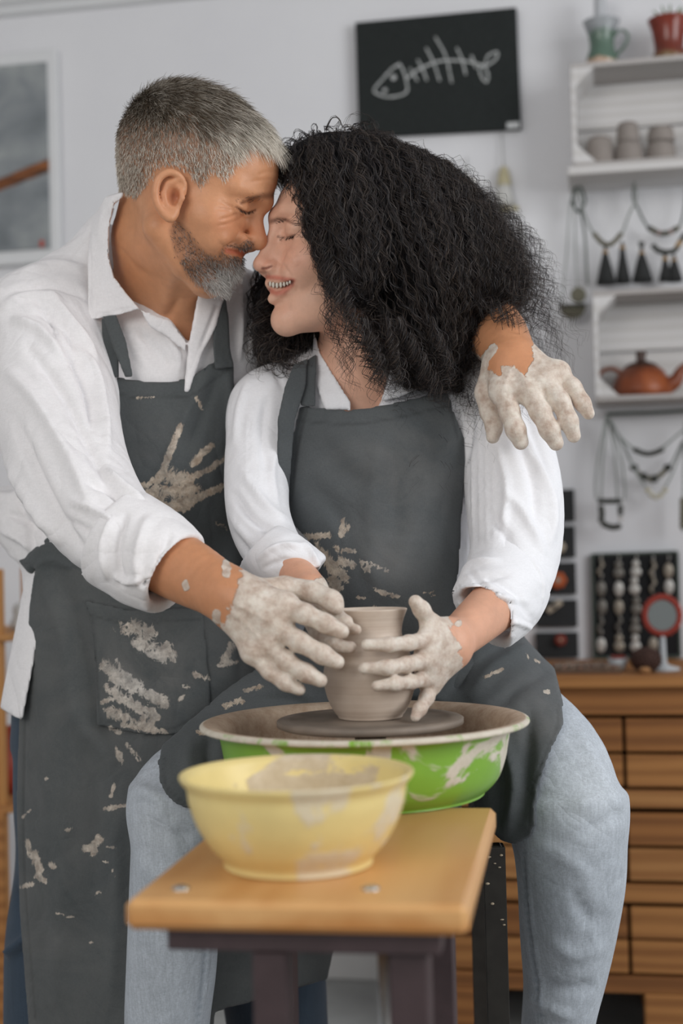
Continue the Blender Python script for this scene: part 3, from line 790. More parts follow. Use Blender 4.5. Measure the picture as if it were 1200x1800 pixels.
seam2 = WL(792, 1650, DCH)[0] - (xL + xR) / 2
for py0, py1 in ((1264, 1321), (1327, 1383), (1429, 1485), (1491, 1546), (1592, 1647), (1651, 1708)):
    sx = [X0, seam2, seam, X1]
    for i in range(3): slat('slat', sx[i] + .003, sx[i+1] - .003, py0, py1)
for py0, py1 in ((1389, 1419), (1553, 1584), (1713, 1742)): slat('rail', X0 - .002, X1, py0, py1, -.004, .03)
for x in (X0 + .03, seam + .07, X1 - .05):
    for y in (.04, .30):
        b = MB(); b.box((x, y, zb / 2), (.095, .09, zb - .001), .003); b.build('block', slat_m[ri_.randrange(3)], ch)

# ---- little things on the chest
def on_chest(px, py, off, name, label, cat, group=None):
    q = WL(px, py, off); return wall_thing(name, (q[0], -off, ztop + .0005), label, cat, group)
kk = .00108
t = on_chest(1150, 1186, .30, 'pine_cone', 'dark brown round cone lying on the chest top', 'cone'); cone_m = m_plain('brown_cone', '4a332b', .8, .35, 60)
b = MB(); b.ell((-.015, 0, 21*kk), (25*kk, .022, 20*kk), 18, 12); b.build('core', cone_m, t, True)
b = MB(); r3 = random.Random(8)
for i in range(130):
    z_ = 1 - 2 * (i + .5) / 130; a_ = i * 2.39996; s_ = math.sqrt(1 - z_*z_)
    b.ell((-.015 + 25*kk*s_*math.cos(a_), .022*s_*math.sin(a_), 21*kk + 20*kk*z_), (.0035, .0035, .0025), 5, 3)
o = b.build('scales', cone_m, t, True); tag(o, kind='stuff')
t = on_chest(1133, 1186, .33, 'tan_pebble', 'small tan pebble in front of the brown cone', 'pebble'); b = MB(); b.ell((0, 0, .006), (.011, .007, .006)); b.build('stone', m_plain('tan_stone', 'a5794e', .7), t, True)
t = on_chest(1086, 1180, .28, 'white_bowl', 'small white bowl holding red beads on the chest', 'bowl'); wb = m_plain('white_glaze', 'b4b8ba', .35, .05)
b = MB(); b.lathe([(0, 0), (.010, 0), (.015, .008), (.019, .024), (.017, .024), (.012, .009), (0, .004)], seg=24); b.build('bowl_body', wb, t, True)
for i, (x, y) in enumerate([(-.008, 0), (.006, .004), (0, -.008), (.010, -.005)]):
    b = MB(); b.ell((x, y, .025), (.005, .005, .005), 10, 6); tag(b.build('red_bead', bm_['red'], t, True))
t = on_chest(1030, 1180, .27, 'beaded_tray', 'low tray of mixed brown and red jewellery on the chest', 'tray')
b = MB(); b.box((0, 0, .004), (.13, .10, .008), .002); b.build('tray_base', m_plain('tray_brown', '6f5a4a', .7, .2), t)
b = MB(); r3 = random.Random(2)
for i in range(150): b.ell((r3.uniform(-.06, .06), r3.uniform(-.045, .045), .011), (r3.uniform(.003, .006), .004, .0035), 6, 4)
t_ = NT('mixed_beads'); mb_ = t_.set(t_.ramp(t_.noise(90, 1), [(.35, lin('5d4a3d')), (.5, lin('9a8776')), (.62, lin('8d4a38')), (.72, lin('8c8a86'))], 'CONSTANT'), .5)
o = b.build('beads', mb_, t, True); tag(o, kind='stuff')
t = on_chest(1166, 1182, .27, 'table_mirror', 'round standing mirror with a red petalled rim', 'mirror')
zc = WL(1163, 1082, .27)[2] - ztop
b = MB(); b.lathe([(0, 0), (.030, 0), (.030, .004), (.012, .009), (.006, .014), (.005, zc - .036), (0, zc - .034)], seg=24); b.build('stand', wb, t, True)
b = MB(); n_ = 22
for i in range(n_):
    a_ = 2 * math.pi * i / n_; b.ell((.0315*math.cos(a_), -.002, zc + .034*math.sin(a_)), (.0065, .006, .0065), 8, 6)
b.build('rim', m_plain('red_rim', '9c3a2c', .6, .2, 60), t, True)
b = MB(); b.prism([(.0265*math.cos(a_), zc + .0285*math.sin(a_)) for a_ in np.linspace(0, 2*math.pi, 32, endpoint=False)], -.006, .002); b.build('glass', m_plain('mirror_glass', '8e9391', .12, .02, metal=.6), t)

# ---- wooden rack at the left frame edge
rk = wall_thing('wooden_rack', WL(5, 1700, .55) * np.array([1, 0, 0]) + np.array([-.06, -.55, 0]), 'orange-brown wooden rack behind the man, left frame edge', 'rack')
hk = WL(5, 1000, .55)[2]
xr = WL(26, 1300, .55)[0] - WL(5, 1700, .55)[0] + .06
post_m = m_wood('rack_post_wood', '9a6638', 'c08a50', 2, 10, .6, 9)
for x in (xr - .030, xr - .075, -.20):
    for y in (0, .25):
        b = MB(); b.box((x, y, hk / 2), (.022, .022, hk), .002); b.build('post', post_m, rk)
zpan = WL(5, 1425, .55)[2]
for i in range(5): b = MB(); b.box((xr - .045 - i * .062, -.018, zpan / 2 + .02), (.060, .014, zpan - .04), .002); b.build('board', slat_m[i % 3], rk)
for z in (zpan + .005, hk * .86):
    b = MB(); b.box((-.06, .125, z), (.30, .28, .014), .002); b.build('shelf_board', slat_m[1], rk)
q = WL(5, 990, .5)
t = wall_thing('cream_figurine', (q[0], -.43, hk * .86 + .0075), 'small cream figurine on the wooden rack', 'figurine'); b = MB(); b.lathe([(0, 0), (.016, 0), (.018, .012), (.010, .026), (.013, .036), (.009, .047), (0, .051)], seg=20); b.build('figure', creamw, t, True)
t = wall_thing('red_vase', (WL(2, 1350, .5)[0], -.43, zpan + .0125), 'muted red vase on the wooden rack, left edge', 'vase'); b = MB(); b.lathe([(0, 0), (.028, 0), (.040, .03), (.036, .07), (.020, .10), (.024, .125), (.019, .122), (.0, .02)], seg=26); b.build('vase_body', m_plain('red_glaze', '9d4030', .4), t, True)
# ================================================================== BODIES
RT, UP, TW = RC[:, 0], RC[:, 1], RC[:, 2]
def ecol(s, rows, k=.02, mode='add', p=2.0):
    """upright body of elliptical cross-section; rows: (py, x left, x right, distance, half depth)"""
    rows = sorted(rows, key=lambda r: -r[0])
    z = []; cx = []; cy = []; rx = []; ry = []
    for py, xl, xr, D, rd in rows:
        c = W((xl + xr) / 2, py, D); z.append(c[2]); cx.append(c[0]); cy.append(c[1]); rx.append(M((xr - xl) / 2, D)); ry.append(rd)
    z = np.array(z); Z = s.ax[2]; zz = np.linspace(z[0], z[-1], 80)
    def sm(v):
        o = np.interp(zz, z, v); kr = np.ones(9) / 9; o = np.convolve(np.pad(o, 4, 'edge'), kr, 'valid'); return np.interp(Z, zz, o)
    cx, cy, rx, ry = [sm(np.array(v)) for v in (cx, cy, rx, ry)]
    k0i, k1i = np.searchsorted(Z, z[0] - .05), np.searchsorted(Z, z[-1] + .05)
    sl = (slice(None), slice(None), slice(k0i, k1i))
    X = s.ax[0][:, None, None] - cx[None, None, k0i:k1i]; Y = s.ax[1][None, :, None] - cy[None, None, k0i:k1i]
    a, b = rx[None, None, k0i:k1i], ry[None, None, k0i:k1i]
    kk0 = np.sqrt((X / a)**2 + (Y / b)**2); kk1 = np.sqrt((X / a**2)**2 + (Y / b**2)**2) + 1e-6
    d = kk0 * (kk0 - 1) / kk1
    Zb = Z[None, None, k0i:k1i]
    d = np.maximum(d, np.maximum(Zb - z[-1], z[0] - Zb))
    s.put(sl, np.minimum(d, .2).astype(np.float32), k, mode)
def chp(s, rows, k=.012, mode='add', smooth=0):
    """chain from (px,py,distance,radius px)"""
    s.chain([W(*r[:3]) for r in rows], [M(r[3], r[2]) for r in rows], k, mode=mode, smooth=smooth)
def bounds(pts, pad):
    a = np.array(pts, float); mn, mx = a.min(0), a.max(0)
    P = np.array([W(x, y, d) for x in (mn[0], mx[0]) for y in (mn[1], mx[1]) for d in (mn[2], mx[2])]); return P.min(0) - pad, P.max(0) + pad

class Frame:
    def __init__(s, px, py, D, yaw, pitch, side, scale=1.0, roll=0):
        a, p = math.radians(yaw), math.radians(pitch)
        f0 = side * RT * math.cos(a) + TW * math.sin(a); l0 = TW * math.cos(a) - side * RT * math.sin(a)
        s.F = f0 * math.cos(p) - UP * math.sin(p); s.U = UP * math.cos(p) + f0 * math.sin(p); s.L = l0
        if roll:
            r = math.radians(roll); U, L = s.U, s.L
            s.U = U * math.cos(r) + L * math.sin(r); s.L = L * math.cos(r) - U * math.sin(r)
        s.T = W(px, py, D); s.k = scale * .001
        s.R = np.array([s.F, s.L, s.U])
    def __call__(s, x, y, z): return s.T + s.k * (x * s.F + y * s.L + z * s.U)
    def local(s, V):
        q = (V - s.T) / s.k; return q @ s.F, q @ s.L, q @ s.U

def head_shape(S, f, man):
    k = f.k
    def E(x, y, z, rx, ry, rz, bl=8, mode='add', tilt=0):
        R = f.R
        if tilt:
            a = math.radians(tilt); R = np.array([f.F * math.cos(a) + f.U * math.sin(a), f.L, f.U * math.cos(a) - f.F * math.sin(a)])
        for y_ in ((y, -y) if y else (0,)): S.ell(f(x, y_, z), (rx * k, ry * k, rz * k), bl * k, R, mode)
    def Cc(pts, r, bl=6, mode='add', sym=True):
        for sg in ((1, -1) if sym else (1,)): S.chain([f(x, y * sg, z) for x, y, z in pts], np.array(r) * k, bl * k, mode=mode)
    if man:
        E(-10, 0, 48, 97, 76, 82); E(38, 0, 52, 62, 62, 62, 20)
        E(40, 0, -8, 54, 60, 72, 20)
        Cc([(12, 52, -50), (45, 38, -66), (76, 14, -82)], [17, 17, 16], 22)
        E(40, 0, -50, 46, 44, 40, 18)
        E(80, 0, -78, 17, 22, 16, 14)
        E(58, 42, -10, 27, 24, 24, 16); E(70, 34, -30, 20, 18, 18, 12)
        Cc([(96, 0, 36), (93, 20, 38), (76, 46, 36)], [10, 10, 9], 12)
        E(102, 29, 19, 16, 19, 13, 12, 'sub')
        E(77, 30, 18, 16, 18, 14.5, 4)
        Cc([(90, 0, 28), (101, 0, 12), (111, 0, -4)], [8, 8.5, 11], 9, sym=False)
        E(112, 0, -8, 13, 12, 11, 5); E(101, 13, -15, 12, 8, 9, 4)
        E(105, 6.5, -23, 6, 3.4, 4, 2, 'sub')
        E(84, 0, -36, 20, 28, 22, 12)
        Cc([(101, 0, -44), (95, 14, -46), (84, 24, -50)], [6.5, 6, 3], 5)
        Cc([(99, 0, -54), (93, 13, -55), (83, 22, -52)], [7, 6, 3], 5)
    else:
        E(-12, 0, 46, 92, 72, 80); E(34, 0, 50, 58, 56, 58, 20)
        E(38, 0, -6, 50, 54, 68, 20)
        Cc([(16, 40, -40), (45, 28, -62), (72, 9, -80)], [13, 14, 13], 24)
        E(38, 0, -50, 42, 38, 36, 18)
        E(77, 0, -76, 13, 15, 13, 12)
        E(60, 38, -10, 24, 22, 23, 16); E(72, 32, -24, 20, 18, 20, 10)
        Cc([(90, 0, 43), (88, 18, 47), (70, 42, 45)], [8, 8, 8], 14)
        E(98, 29, 28, 15, 17, 10, 12, 'sub')
        E(75, 29, 26, 15, 17, 13, 4)
        Cc([(91, 0, 34), (98, 0, 14), (106, 0, -9)], [7, 7, 8.5], 9, sym=False)
        E(86, 0, -12, 16, 17, 22, 8)
        E(109, 0, -15, 9.5, 9.5, 9, 5); E(98, 11, -19, 11, 7, 7.5, 4)
        E(103, 6, -26, 6, 2.8, 3.2, 2, 'sub')
        E(80, 0, -34, 17, 24, 20, 12)
        Cc([(97, 0, -36), (92, 14, -37), (78, 29, -36)], [4.5, 4.2, 2.5], 5)
        Cc([(92, 0, -54), (87, 14, -52), (76, 27, -42)], [5.2, 4.8, 2.5], 5)

MF = Frame(320, 344, 1.70, 12, 28, 1, .97)
WF = Frame(611, 461, 1.72, 20, -3, -1, 1.0)

# ------------------------------------------------------------------ skin colouring
def blend(t, m, c):
    return t * (1 - m[:, None]) + np.asarray(c) * m[:, None]
def soft(x, y, cx, cy, r): return np.exp(-(((x - cx)**2 + (y - cy)**2) / (r * r)))

man = empty('person', (W(285, 900, 1.86)[0], W(285, 900, 1.86)[1], 0), 0,
            'grey-haired bearded man in white shirt and stained dark apron, embracing the woman', 'person')
woman = empty('person', (W(650, 900, 1.80)[0], W(650, 900, 1.80)[1], 0), 0,
              'seated smiling woman with long black curly hair, white blouse and dark apron', 'person')
def under(o, p):                       # keep world coordinates under the person's empty
    o.parent = p; o.matrix_parent_inverse = p.matrix_world.inverted(); return o
for e_ in (man, woman): e_.matrix_world = Matrix.Translation(e_.location)
def pobj(name, V, Q, mat, person, **kw):
    o = sdf_obj(name, V - np.array(person.location), Q, mat, None, **kw); o.parent = person; return o

def one_body(parts, mat, person):
    """union of the sculpted pieces: one continuous skin"""
    obs = [sdf_obj('body', V - np.array(person.location), Q, mat, None, clay=c, tint=t) for V, Q, c, t in parts]
    base = obs[0]
    for o in obs[1:]:
        m = base.modifiers.new('u', 'BOOLEAN'); m.operation = 'UNION'; m.object = o; m.solver = 'MANIFOLD'
    dg = bpy.context.evaluated_depsgraph_get(); me = bpy.data.meshes.new_from_object(base.evaluated_get(dg))
    good = len(me.vertices) > .7 * sum(len(p[0]) for p in parts)
    print('BODY UNION', good, len(me.vertices), [len(p[0]) for p in parts])
    if good: base.modifiers.clear(); base.data = me
    else:
        base.modifiers.clear(); V, Q = join([(p[0], p[1]) for p in parts]); bpy.data.objects.remove(base)
        base = sdf_obj('body', V - np.array(person.location), Q, mat, None, clay=np.concatenate([p[2] for p in parts]), tint=np.concatenate([p[3] for p in parts]))
    for o in obs[1:]: bpy.data.objects.remove(o)
    base.parent = person; return base
man_skin = m_skin('man_skin', 'cf9670'); woman_skin = m_skin('woman_skin', 'e0b299')

# ---- man: head, neck and chest
lo, hi = bounds([(150, 110, 1.55), (560, 110, 1.9), (150, 700, 1.9), (560, 700, 1.55)], .01)
S = SDF(lo, hi, .0019)
head_shape(S, MF, True)
chp(S, [(292, 330, 1.74, 74), (284, 420, 1.765, 88), (292, 482, 1.80, 90)], .03)
chp(S, [(290, 530, 1.845, 90), (290, 640, 1.865, 95)], .03)
S.ell(W(300, 690, 1.875), (.12, .075, .11), .03)
chp(S, [(322, 430, 1.705, 38), (318, 500, 1.750, 34), (322, 590, 1.785, 28)], .03)        # throat
chp(S, [(284, 378, 1.682, 24), (286, 430, 1.712, 40), (298, 475, 1.755, 34)], .04)
# near ear, in pixels on the side of the head
De = PROJ(MF(-8, 76, 0))[2]
S.ell(W(298, 345, De - .004), (M(23, De), .0065, M(40, De)), .004)
chp(S, [(322, 340, De - .001, 6), (323, 322, De - .004, 6), (313, 308, De - .009, 6.5), (296, 303, De - .012, 7), (280, 313, De - .014, 7), (273, 335, De - .014, 7), (276, 358, De - .012, 7), (288, 376, De - .009, 8), (300, 383, De - .006, 9), (307, 374, De - .003, 8)], .003, smooth=3)
S.ell(W(305, 344, De - .013), (M(13, De), .013, M(19, De)), .003, mode='sub')
chp(S, [(309, 318, De - .009, 4), (294, 322, De - .010, 4), (287, 340, De - .010, 4), (291, 358, De - .009, 4)], .003)
chp(S, [(318, 336, De - .006, 4.5), (320, 348, De - .007, 5.5), (314, 358, De - .006, 4)], .003)
V1, Q1 = S.mesh(relax=2)
V1 = folds(V1, Q1, [
    ([(414, 362), (424, 371), (434, 375), (444, 373), (453, 366)], 2.2, -1.6),
    ([(420, 356), (432, 359), (446, 357), (458, 351)], 3, -1.2), ([(416, 366), (430, 384), (446, 380)], 3, -.9),
    ([(385, 352), (398, 360), (412, 366)], 2, -.9), ([(376, 366), (394, 368), (412, 369)], 2, -.9), ([(384, 386), (402, 382), (418, 375)], 2, -.9), ([(380, 397), (402, 393), (424, 384)], 2.2, -.7),
    ([(434, 415), (418, 424), (402, 432), (390, 445), (384, 462)], 4, -2.2), ([(420, 402), (404, 414), (388, 428)], 10, 2.0),
    ([(432, 405), (437, 414), (446, 420)], 2.5, -1.8), ([(452, 268 + 40), (472, 302), (492, 304)], 3, -.5), ([(430, 322), (465, 316), (494, 318)], 3, -.4),
    ([(399, 440), (410, 441), (424, 444)], 2.0, -1.6), ([(315, 520), (300, 548), (292, 560)], 7, -2), ([(328, 440), (300, 500), (280, 560)], 16, 2.5), ([(205, 430), (240, 470), (270, 490)], 5, -.8)], 1.6)
N1 = vnormals(V1, Q1); px, py, _ = PROJ(V1); n_ = len(V1)
t = np.ones((n_, 3)); 
t = blend(t, .55 * soft(px, py, 460, 405, 26), (1.02, .80, .78)); t = blend(t, .5 * soft(px, py, 400, 395, 34), (1.05, .86, .82))
t = blend(t, .6 * soft(px, py, 240, 460, 60), (.95, .80, .66)); t = blend(t, .5 * soft(px, py, 296, 345, 30), (1.03, .86, .82)); t = blend(t, .4 * soft(px, py, 460, 310, 40), (1.05, .98, .92))
d_, _ = seg_dist(px, py, [(399, 441), (412, 443), (425, 446)]); t = blend(t, np.clip(1.3 - d_ / 7, 0, 1) * .95, (.72, .38, .36))
d_, _ = seg_dist(px, py, [(415, 364), (425, 371), (436, 374), (448, 369)]); t = blend(t, np.clip(1.3 - d_ / 2, 0, 1) * .8, (.35, .26, .24))
d_, f_ = seg_dist(px, py, [(424, 357), (440, 350), (458, 345), (486, 343)]); t = blend(t, np.clip(1.25 - d_ / (3 + 5 * f_), 0, 1) * .8, (.30, .25, .23))
t = blend(t, .75 * soft(px, py, 306, 344, 11), (.72, .50, .45))  # shade in the hollow of the ear, painted into the tint
# cropped hair and stubble darken the scalp and the jaw
lx, ly, lz = MF.local(V1)
def man_scalp(lx, ly, lz, px, py):
    """signed: positive inside the hair line"""
    line = [(300, 285), (330, 300), (352, 330), (372, 300), (395, 315), (415, 290), (430, 248), (470, 255), (505, 270), (545, 262), (560, 200), (400, 60), (150, 100), (150, 330), (215, 345), (235, 350), (255, 325), (265, 295)]
    return -poly_sd(px, py, line)
sc_ = np.clip(man_scalp(lx, ly, lz, px, py) / 16 + .3, 0, 1) * (lz > -30)
t = blend(t, sc_ * .9, (.42, .46, .52))
beard_poly = [(296, 404), (312, 384), (330, 402), (348, 428), (366, 446), (380, 450), (389, 440), (402, 430), (420, 425), (440, 418), (449, 426), (434, 436), (428, 448), (434, 472), (426, 498), (404, 514), (372, 514), (346, 503), (328, 482), (307, 448)]
bd = -poly_sd(px, py, beard_poly); bm__ = np.clip(bd / 8 + .4, 0, 1) * (N1 @ TW > -.2) * (lz < 0)
d_, _ = seg_dist(px, py, [(399, 441), (412, 443), (425, 446)]); bm__ *= (d_ > 7)
t = blend(t, bm__ * .7, (.42, .38, .37))
clay1 = np.zeros(n_)
# ---- man: right forearm and hand
def hand_grid(pts, h=.0016, pad=.035):
    lo, hi = bounds(pts, pad); return SDF(lo, hi, h)
def finger(S, pts, k=.004, k2=None):
    """knuckle to tip; a small pad at every joint"""
    chp(S, pts, k, smooth=4)
    for i, r in enumerate(pts[1:-1]): S.ell(W(r[0], r[1], r[2] - .001), [M(r[3] * 1.07, r[2])] * 3, .004)
    r = pts[-1]
S = hand_grid([(230, 930, 1.60), (640, 1250, 1.36)])
chp(S, [(170, 920, 1.57, 50), (250, 962, 1.55, 60), (320, 1000, 1.515, 59), (370, 1028, 1.485, 52), (406, 1048, 1.465, 45)], .01, smooth=4)
DM = 1.445
chp(S, [(400, 1045, 1.465, 42), (440, 1062, 1.45, 44), (470, 1080, 1.442, 40)], .018)
for kx, ky, r in ((500, 1066, 24), (486, 1100, 23), (466, 1128, 21), (444, 1146, 18)):
    chp(S, [(415, 1050 + (ky - 1060) * .30, 1.458, 30), (kx, ky, 1.437, r)], .014)
    S.ell(W(kx, ky, 1.435), [M(r * .98, 1.435)] * 3, .006)
for (a, b_) in (((500, 1066), (486, 1100)), ((486, 1100), (466, 1128)), ((466, 1128), (444, 1146))):
    chp(S, [(a[0], a[1], 1.442, 17), (b_[0], b_[1], 1.442, 16)], .012)
finger(S, [(500, 1066, 1.437, 21), (535, 1079, 1.428, 17.5), (572, 1096, 1.424, 16), (600, 1110, 1.424, 13.5)])
finger(S, [(486, 1102, 1.437, 21), (526, 1128, 1.426, 17.5), (566, 1150, 1.420, 16.5), (592, 1164, 1.420, 13.5)])
finger(S, [(466, 1130, 1.438, 19), (503, 1162, 1.428, 16), (538, 1183, 1.422, 15.5), (563, 1196, 1.422, 12.5)])
finger(S, [(444, 1148, 1.440, 16), (474, 1180, 1.432, 14), (502, 1200, 1.426, 13.5), (526, 1212, 1.426, 11)])
finger(S, [(440, 1040, 1.465, 22), (500, 1034, 1.475, 20), (548, 1040, 1.468, 18), (582, 1056, 1.455, 18), (591, 1067, 1.450, 14)], .008)
V2, Q2 = S.mesh(relax=1)
V2 = folds(V2, Q2, [([(395, 1030), (440, 1040), (495, 1062)], 4, .8), ([(400, 1055), (440, 1075), (482, 1098)], 4, .8), ([(400, 1070), (430, 1095), (460, 1126)], 4, .8)]
          + [([(x - 7, y + 11), (x + 7, y - 11)], 1.7, -.6) for x, y in ((533, 1078), (537, 1082), (524, 1126), (529, 1130), (500, 1160), (505, 1164), (472, 1178), (570, 1095), (563, 1149))]
          + [([(x - 5, y - 6), (x + 5, y - 3), (x + 6, y + 4)], 1.4, -.5) for x, y in ((603, 1108), (596, 1162), (566, 1193), (530, 1210))])
p2x, p2y, _ = PROJ(V2); clay2 = np.clip(.55 + (p2x - 408 + .35 * (p2y - 1050)) / 26, 0, 1.1)
for (x, y, r) in ((398, 1002, 8), (326, 1030, 6), (397, 992, 6), (380, 1084, 8)): clay2 = np.maximum(clay2, 1.0 * np.clip(1.6 - np.hypot(p2x - x, (p2y - y) * .6) / r, 0, 1))
t2 = np.ones((len(V2), 3)); t2 = blend(t2, np.full(len(V2), .35), (.95, .80, .68))
# ---- man: left forearm and hand over her shoulder
S = hand_grid([(800, 520, 1.86), (1050, 810, 1.58)])
chp(S, [(760, 585, 1.92, 52), (835, 560, 1.80, 56), (868, 582, 1.73, 54), (892, 618, 1.675, 47), (905, 645, 1.655, 46)], .012, smooth=4)
for kx, ky, kd, r in ((885, 688, 1.625, 24), (928, 686, 1.617, 23), (958, 672, 1.620, 21), (980, 658, 1.630, 18)):
    chp(S, [(896 + (kx - 920) * .35, 640, 1.650, 32), (kx, ky, kd, r)], .014); S.ell(W(kx, ky, kd), [M(r * .98, kd)] * 3, .006)
for a, b_ in (((885, 688), (928, 686)), ((928, 686), (958, 672)), ((958, 672), (980, 658))):
    chp(S, [(a[0], a[1] - 4, 1.628, 18), (b_[0], b_[1] - 4, 1.628, 17)], .014)
finger(S, [(885, 690, 1.625, 22), (895, 724, 1.612, 17.5), (906, 755, 1.608, 17), (915, 777, 1.610, 14)])
finger(S, [(930, 690, 1.617, 21), (949, 724, 1.606, 18), (965, 755, 1.602, 17), (977, 779, 1.604, 13.5)])
finger(S, [(960, 676, 1.620, 20), (984, 706, 1.608, 17), (999, 740, 1.604, 16), (1008, 766, 1.606, 12.5)])
finger(S, [(981, 660, 1.630, 17), (1006, 680, 1.618, 14.5), (1023, 708, 1.612, 14), (1034, 727, 1.612, 11)])
finger(S, [(870, 650, 1.655, 24), (852, 690, 1.655, 17), (860, 724, 1.650, 16), (868, 750, 1.645, 14.5), (866, 768, 1.642, 12)], .008)
V3, Q3 = S.mesh(relax=1)
V3 = folds(V3, Q3, [([(x - 12, y + 5), (x + 12, y - 5)], 1.8, -.6) for x, y in ((895, 722), (896, 728), (949, 722), (951, 728), (984, 704), (986, 711), (1006, 680), (905, 752), (965, 752), (999, 738))]
          + [([(900, 645), (890, 668), (886, 690)], 5, .9), ([(908, 645), (922, 668), (930, 686)], 5, .9), ([(914, 642), (942, 660), (958, 672)], 5, .9), ([(905, 655), (908, 672)], 7, -.9), ([(930, 655), (945, 668)], 5, -.6)])
p3x, p3y, _ = PROJ(V3)
skin_poly = [(780, 500), (800, 590), (842, 628), (855, 648), (868, 658), (882, 662), (880, 645), (905, 643), (922, 662), (934, 640), (936, 622), (940, 560), (860, 500)]
clay3 = np.clip(.62 + poly_sd(p3x, p3y, skin_poly) / 12, -.2, 1.15)
for pl, w_ in (([(866, 612), (852, 632), (848, 655)], 7),): clay3 = np.maximum(clay3, np.clip(1.7 - seg_dist(p3x, p3y, pl)[0] / w_, 0, 1.1))
t3 = blend(np.ones((len(V3), 3)), np.full(len(V3), .35), (.97, .82, .70))
# ---- man: hidden trunk and limbs that carry the figure (inside the clothes), coarse
lo, hi = bounds([(0, 480, 1.5), (900, 480, 2.1), (0, 900, 1.5)], .08); lo[2] = .0
S = SDF(lo, hi, .008)
zz0 = PROJ(np.array([-.2, 1.86, .03]))[1]
ecol(S, [(560, 150, 430, 1.86, .08), (700, 140, 430, 1.86, .10), (900, 150, 420, 1.87, .10), (1080, 130, 430, 1.88, .11), (1180, 140, 430, 1.88, .10)])
chp(S, [(290, 560, 1.85, 60), (120, 620, 1.82, 62), (125, 760, 1.72, 58), (160, 890, 1.60, 50), (240, 955, 1.555, 44)], .03)
chp(S, [(300, 580, 1.87, 50), (480, 625, 1.935, 44), (640, 640, 1.98, 44), (770, 585, 1.92, 44)], .03)
def leg_w(S, hip, knee, foot, r=(.075, .055, .04)):
    S.chain([hip, knee, foot, foot + np.array([0, -.14, -.02])], [r[0], r[1], r[2], .032], .02)
hL, hR = W(200, 1140, 1.88), W(380, 1140, 1.88)
leg_w(S, hL, np.array([hL[0] - .03, hL[1] - .02, .48]), np.array([hL[0] - .04, hL[1] + .02, .07]))
leg_w(S, hR, np.array([hR[0] + .06, hR[1] + .04, .48]), np.array([hR[0] + .085, hR[1] + .06, .07]), (.07, .048, .038))
V4, Q4 = S.mesh()
one_body([(V1, Q1, clay1, t), (V2, Q2, clay2, t2), (V3, Q3, clay3, t3), (V4, Q4, np.zeros(len(V4)), np.ones((len(V4), 3)))], man_skin, man)
MAN_HEAD = (V1, Q1, N1)

# ---- woman: head, neck, chest
lo, hi = bounds([(440, 260, 1.60), (780, 260, 1.92), (440, 800, 1.92), (780, 800, 1.60)], .01)
S = SDF(lo, hi, .0019)
head_shape(S, WF, False)
chp(S, [(625, 470, 1.75, 62), (628, 560, 1.755, 62), (640, 640, 1.765, 72)], .025)
S.ell(W(650, 760, 1.79), (.13, .075, .12), .04)
V1, Q1 = S.mesh(relax=2)
V1 = folds(V1, Q1, [
    ([(488, 416), (498, 418), (508, 417), (518, 413)], 1.8, -1.5), ([(490, 424), (504, 427), (516, 423)], 2.2, -.7), ([(488, 405), (500, 404), (516, 406)], 3, -.6),
    ([(488, 456), (500, 470), (512, 488), (518, 508)], 3, -1.4), ([(500, 440), (512, 450), (522, 468)], 10, 1.6), ([(519, 492), (523, 502), (521, 514)], 3, -.8),
    ([(470, 486), (484, 488), (500, 491), (515, 493)], 3, 1.2), ([(476, 512), (486, 517), (498, 513), (513, 499)], 3.4, 1.4),
    ([(472, 497), (485, 502), (500, 501), (514, 495)], 5.0, -3.4), ([(484, 528), (496, 525), (508, 520)], 4, -1.0),
    ([(460, 472), (468, 472), (477, 468)], 2.4, -2.0), ([(479, 452), (486, 456), (487, 464), (482, 470)], 2, -.9),
    ([(600, 580), (620, 640), (660, 700)], 12, 1.6), ([(612, 600), (606, 640), (600, 680)], 10, -1.0)], 1.25)
N1 = vnormals(V1, Q1); px, py, _ = PROJ(V1); fc = (N1 @ TW > -.1)
t = np.ones((len(V1), 3))
t = blend(t, .5 * soft(px, py, 520, 455, 34), (1.0, .78, .74)); t = blend(t, .5 * soft(px, py, 462, 462, 20), (1.0, .76, .72)); t = blend(t, .35 * soft(px, py, 495, 545, 26), (1., .86, .82))
t = blend(t, .35 * soft(px, py, 640, 660, 70), (.93, .80, .74))
d_, f_ = seg_dist(px, py, [(477, 389), (488, 385), (502, 386), (519, 395)]); t = blend(t, np.clip(1.25 - d_ / (5.5 - 3 * f_), 0, 1) * .8 * fc, (.26, .21, .20))
for pl, w_, c_, a_ in (([(470, 487), (484, 488), (500, 491), (515, 493)], 4.5, (.78, .43, .42), .9), ([(476, 511), (486, 516), (498, 513), (512, 500)], 5.5, (.78, .43, .42), .9),
                       ([(474, 499), (487, 503), (502, 501), (513, 495)], 4.0, (.25, .14, .13), 1.0), ([(488, 416), (498, 418), (508, 417), (518, 413)], 1.7, (.22, .16, .15), .85),
                       ([(461, 472), (468, 472), (477, 468)], 2.2, (.35, .18, .16), .9)):  # dark of the open mouth and nostril is shade painted as tint
    d_, _ = seg_dist(px, py, pl); t = blend(t, np.clip(1.4 - d_ / w_, 0, 1) * a_ * fc, c_)
WH = (V1, Q1, N1)
def surf_D(V, N, x, y, r=3.0):
    a, b_, d = PROJ(V); m = (np.hypot(a - x, b_ - y) < r) & (N @ TW > 0)
    return d[m].min() if m.any() else None
tooth = m_plain('tooth_enamel', 'd9d3c6', .3, .04)
wl = np.array(woman.location)
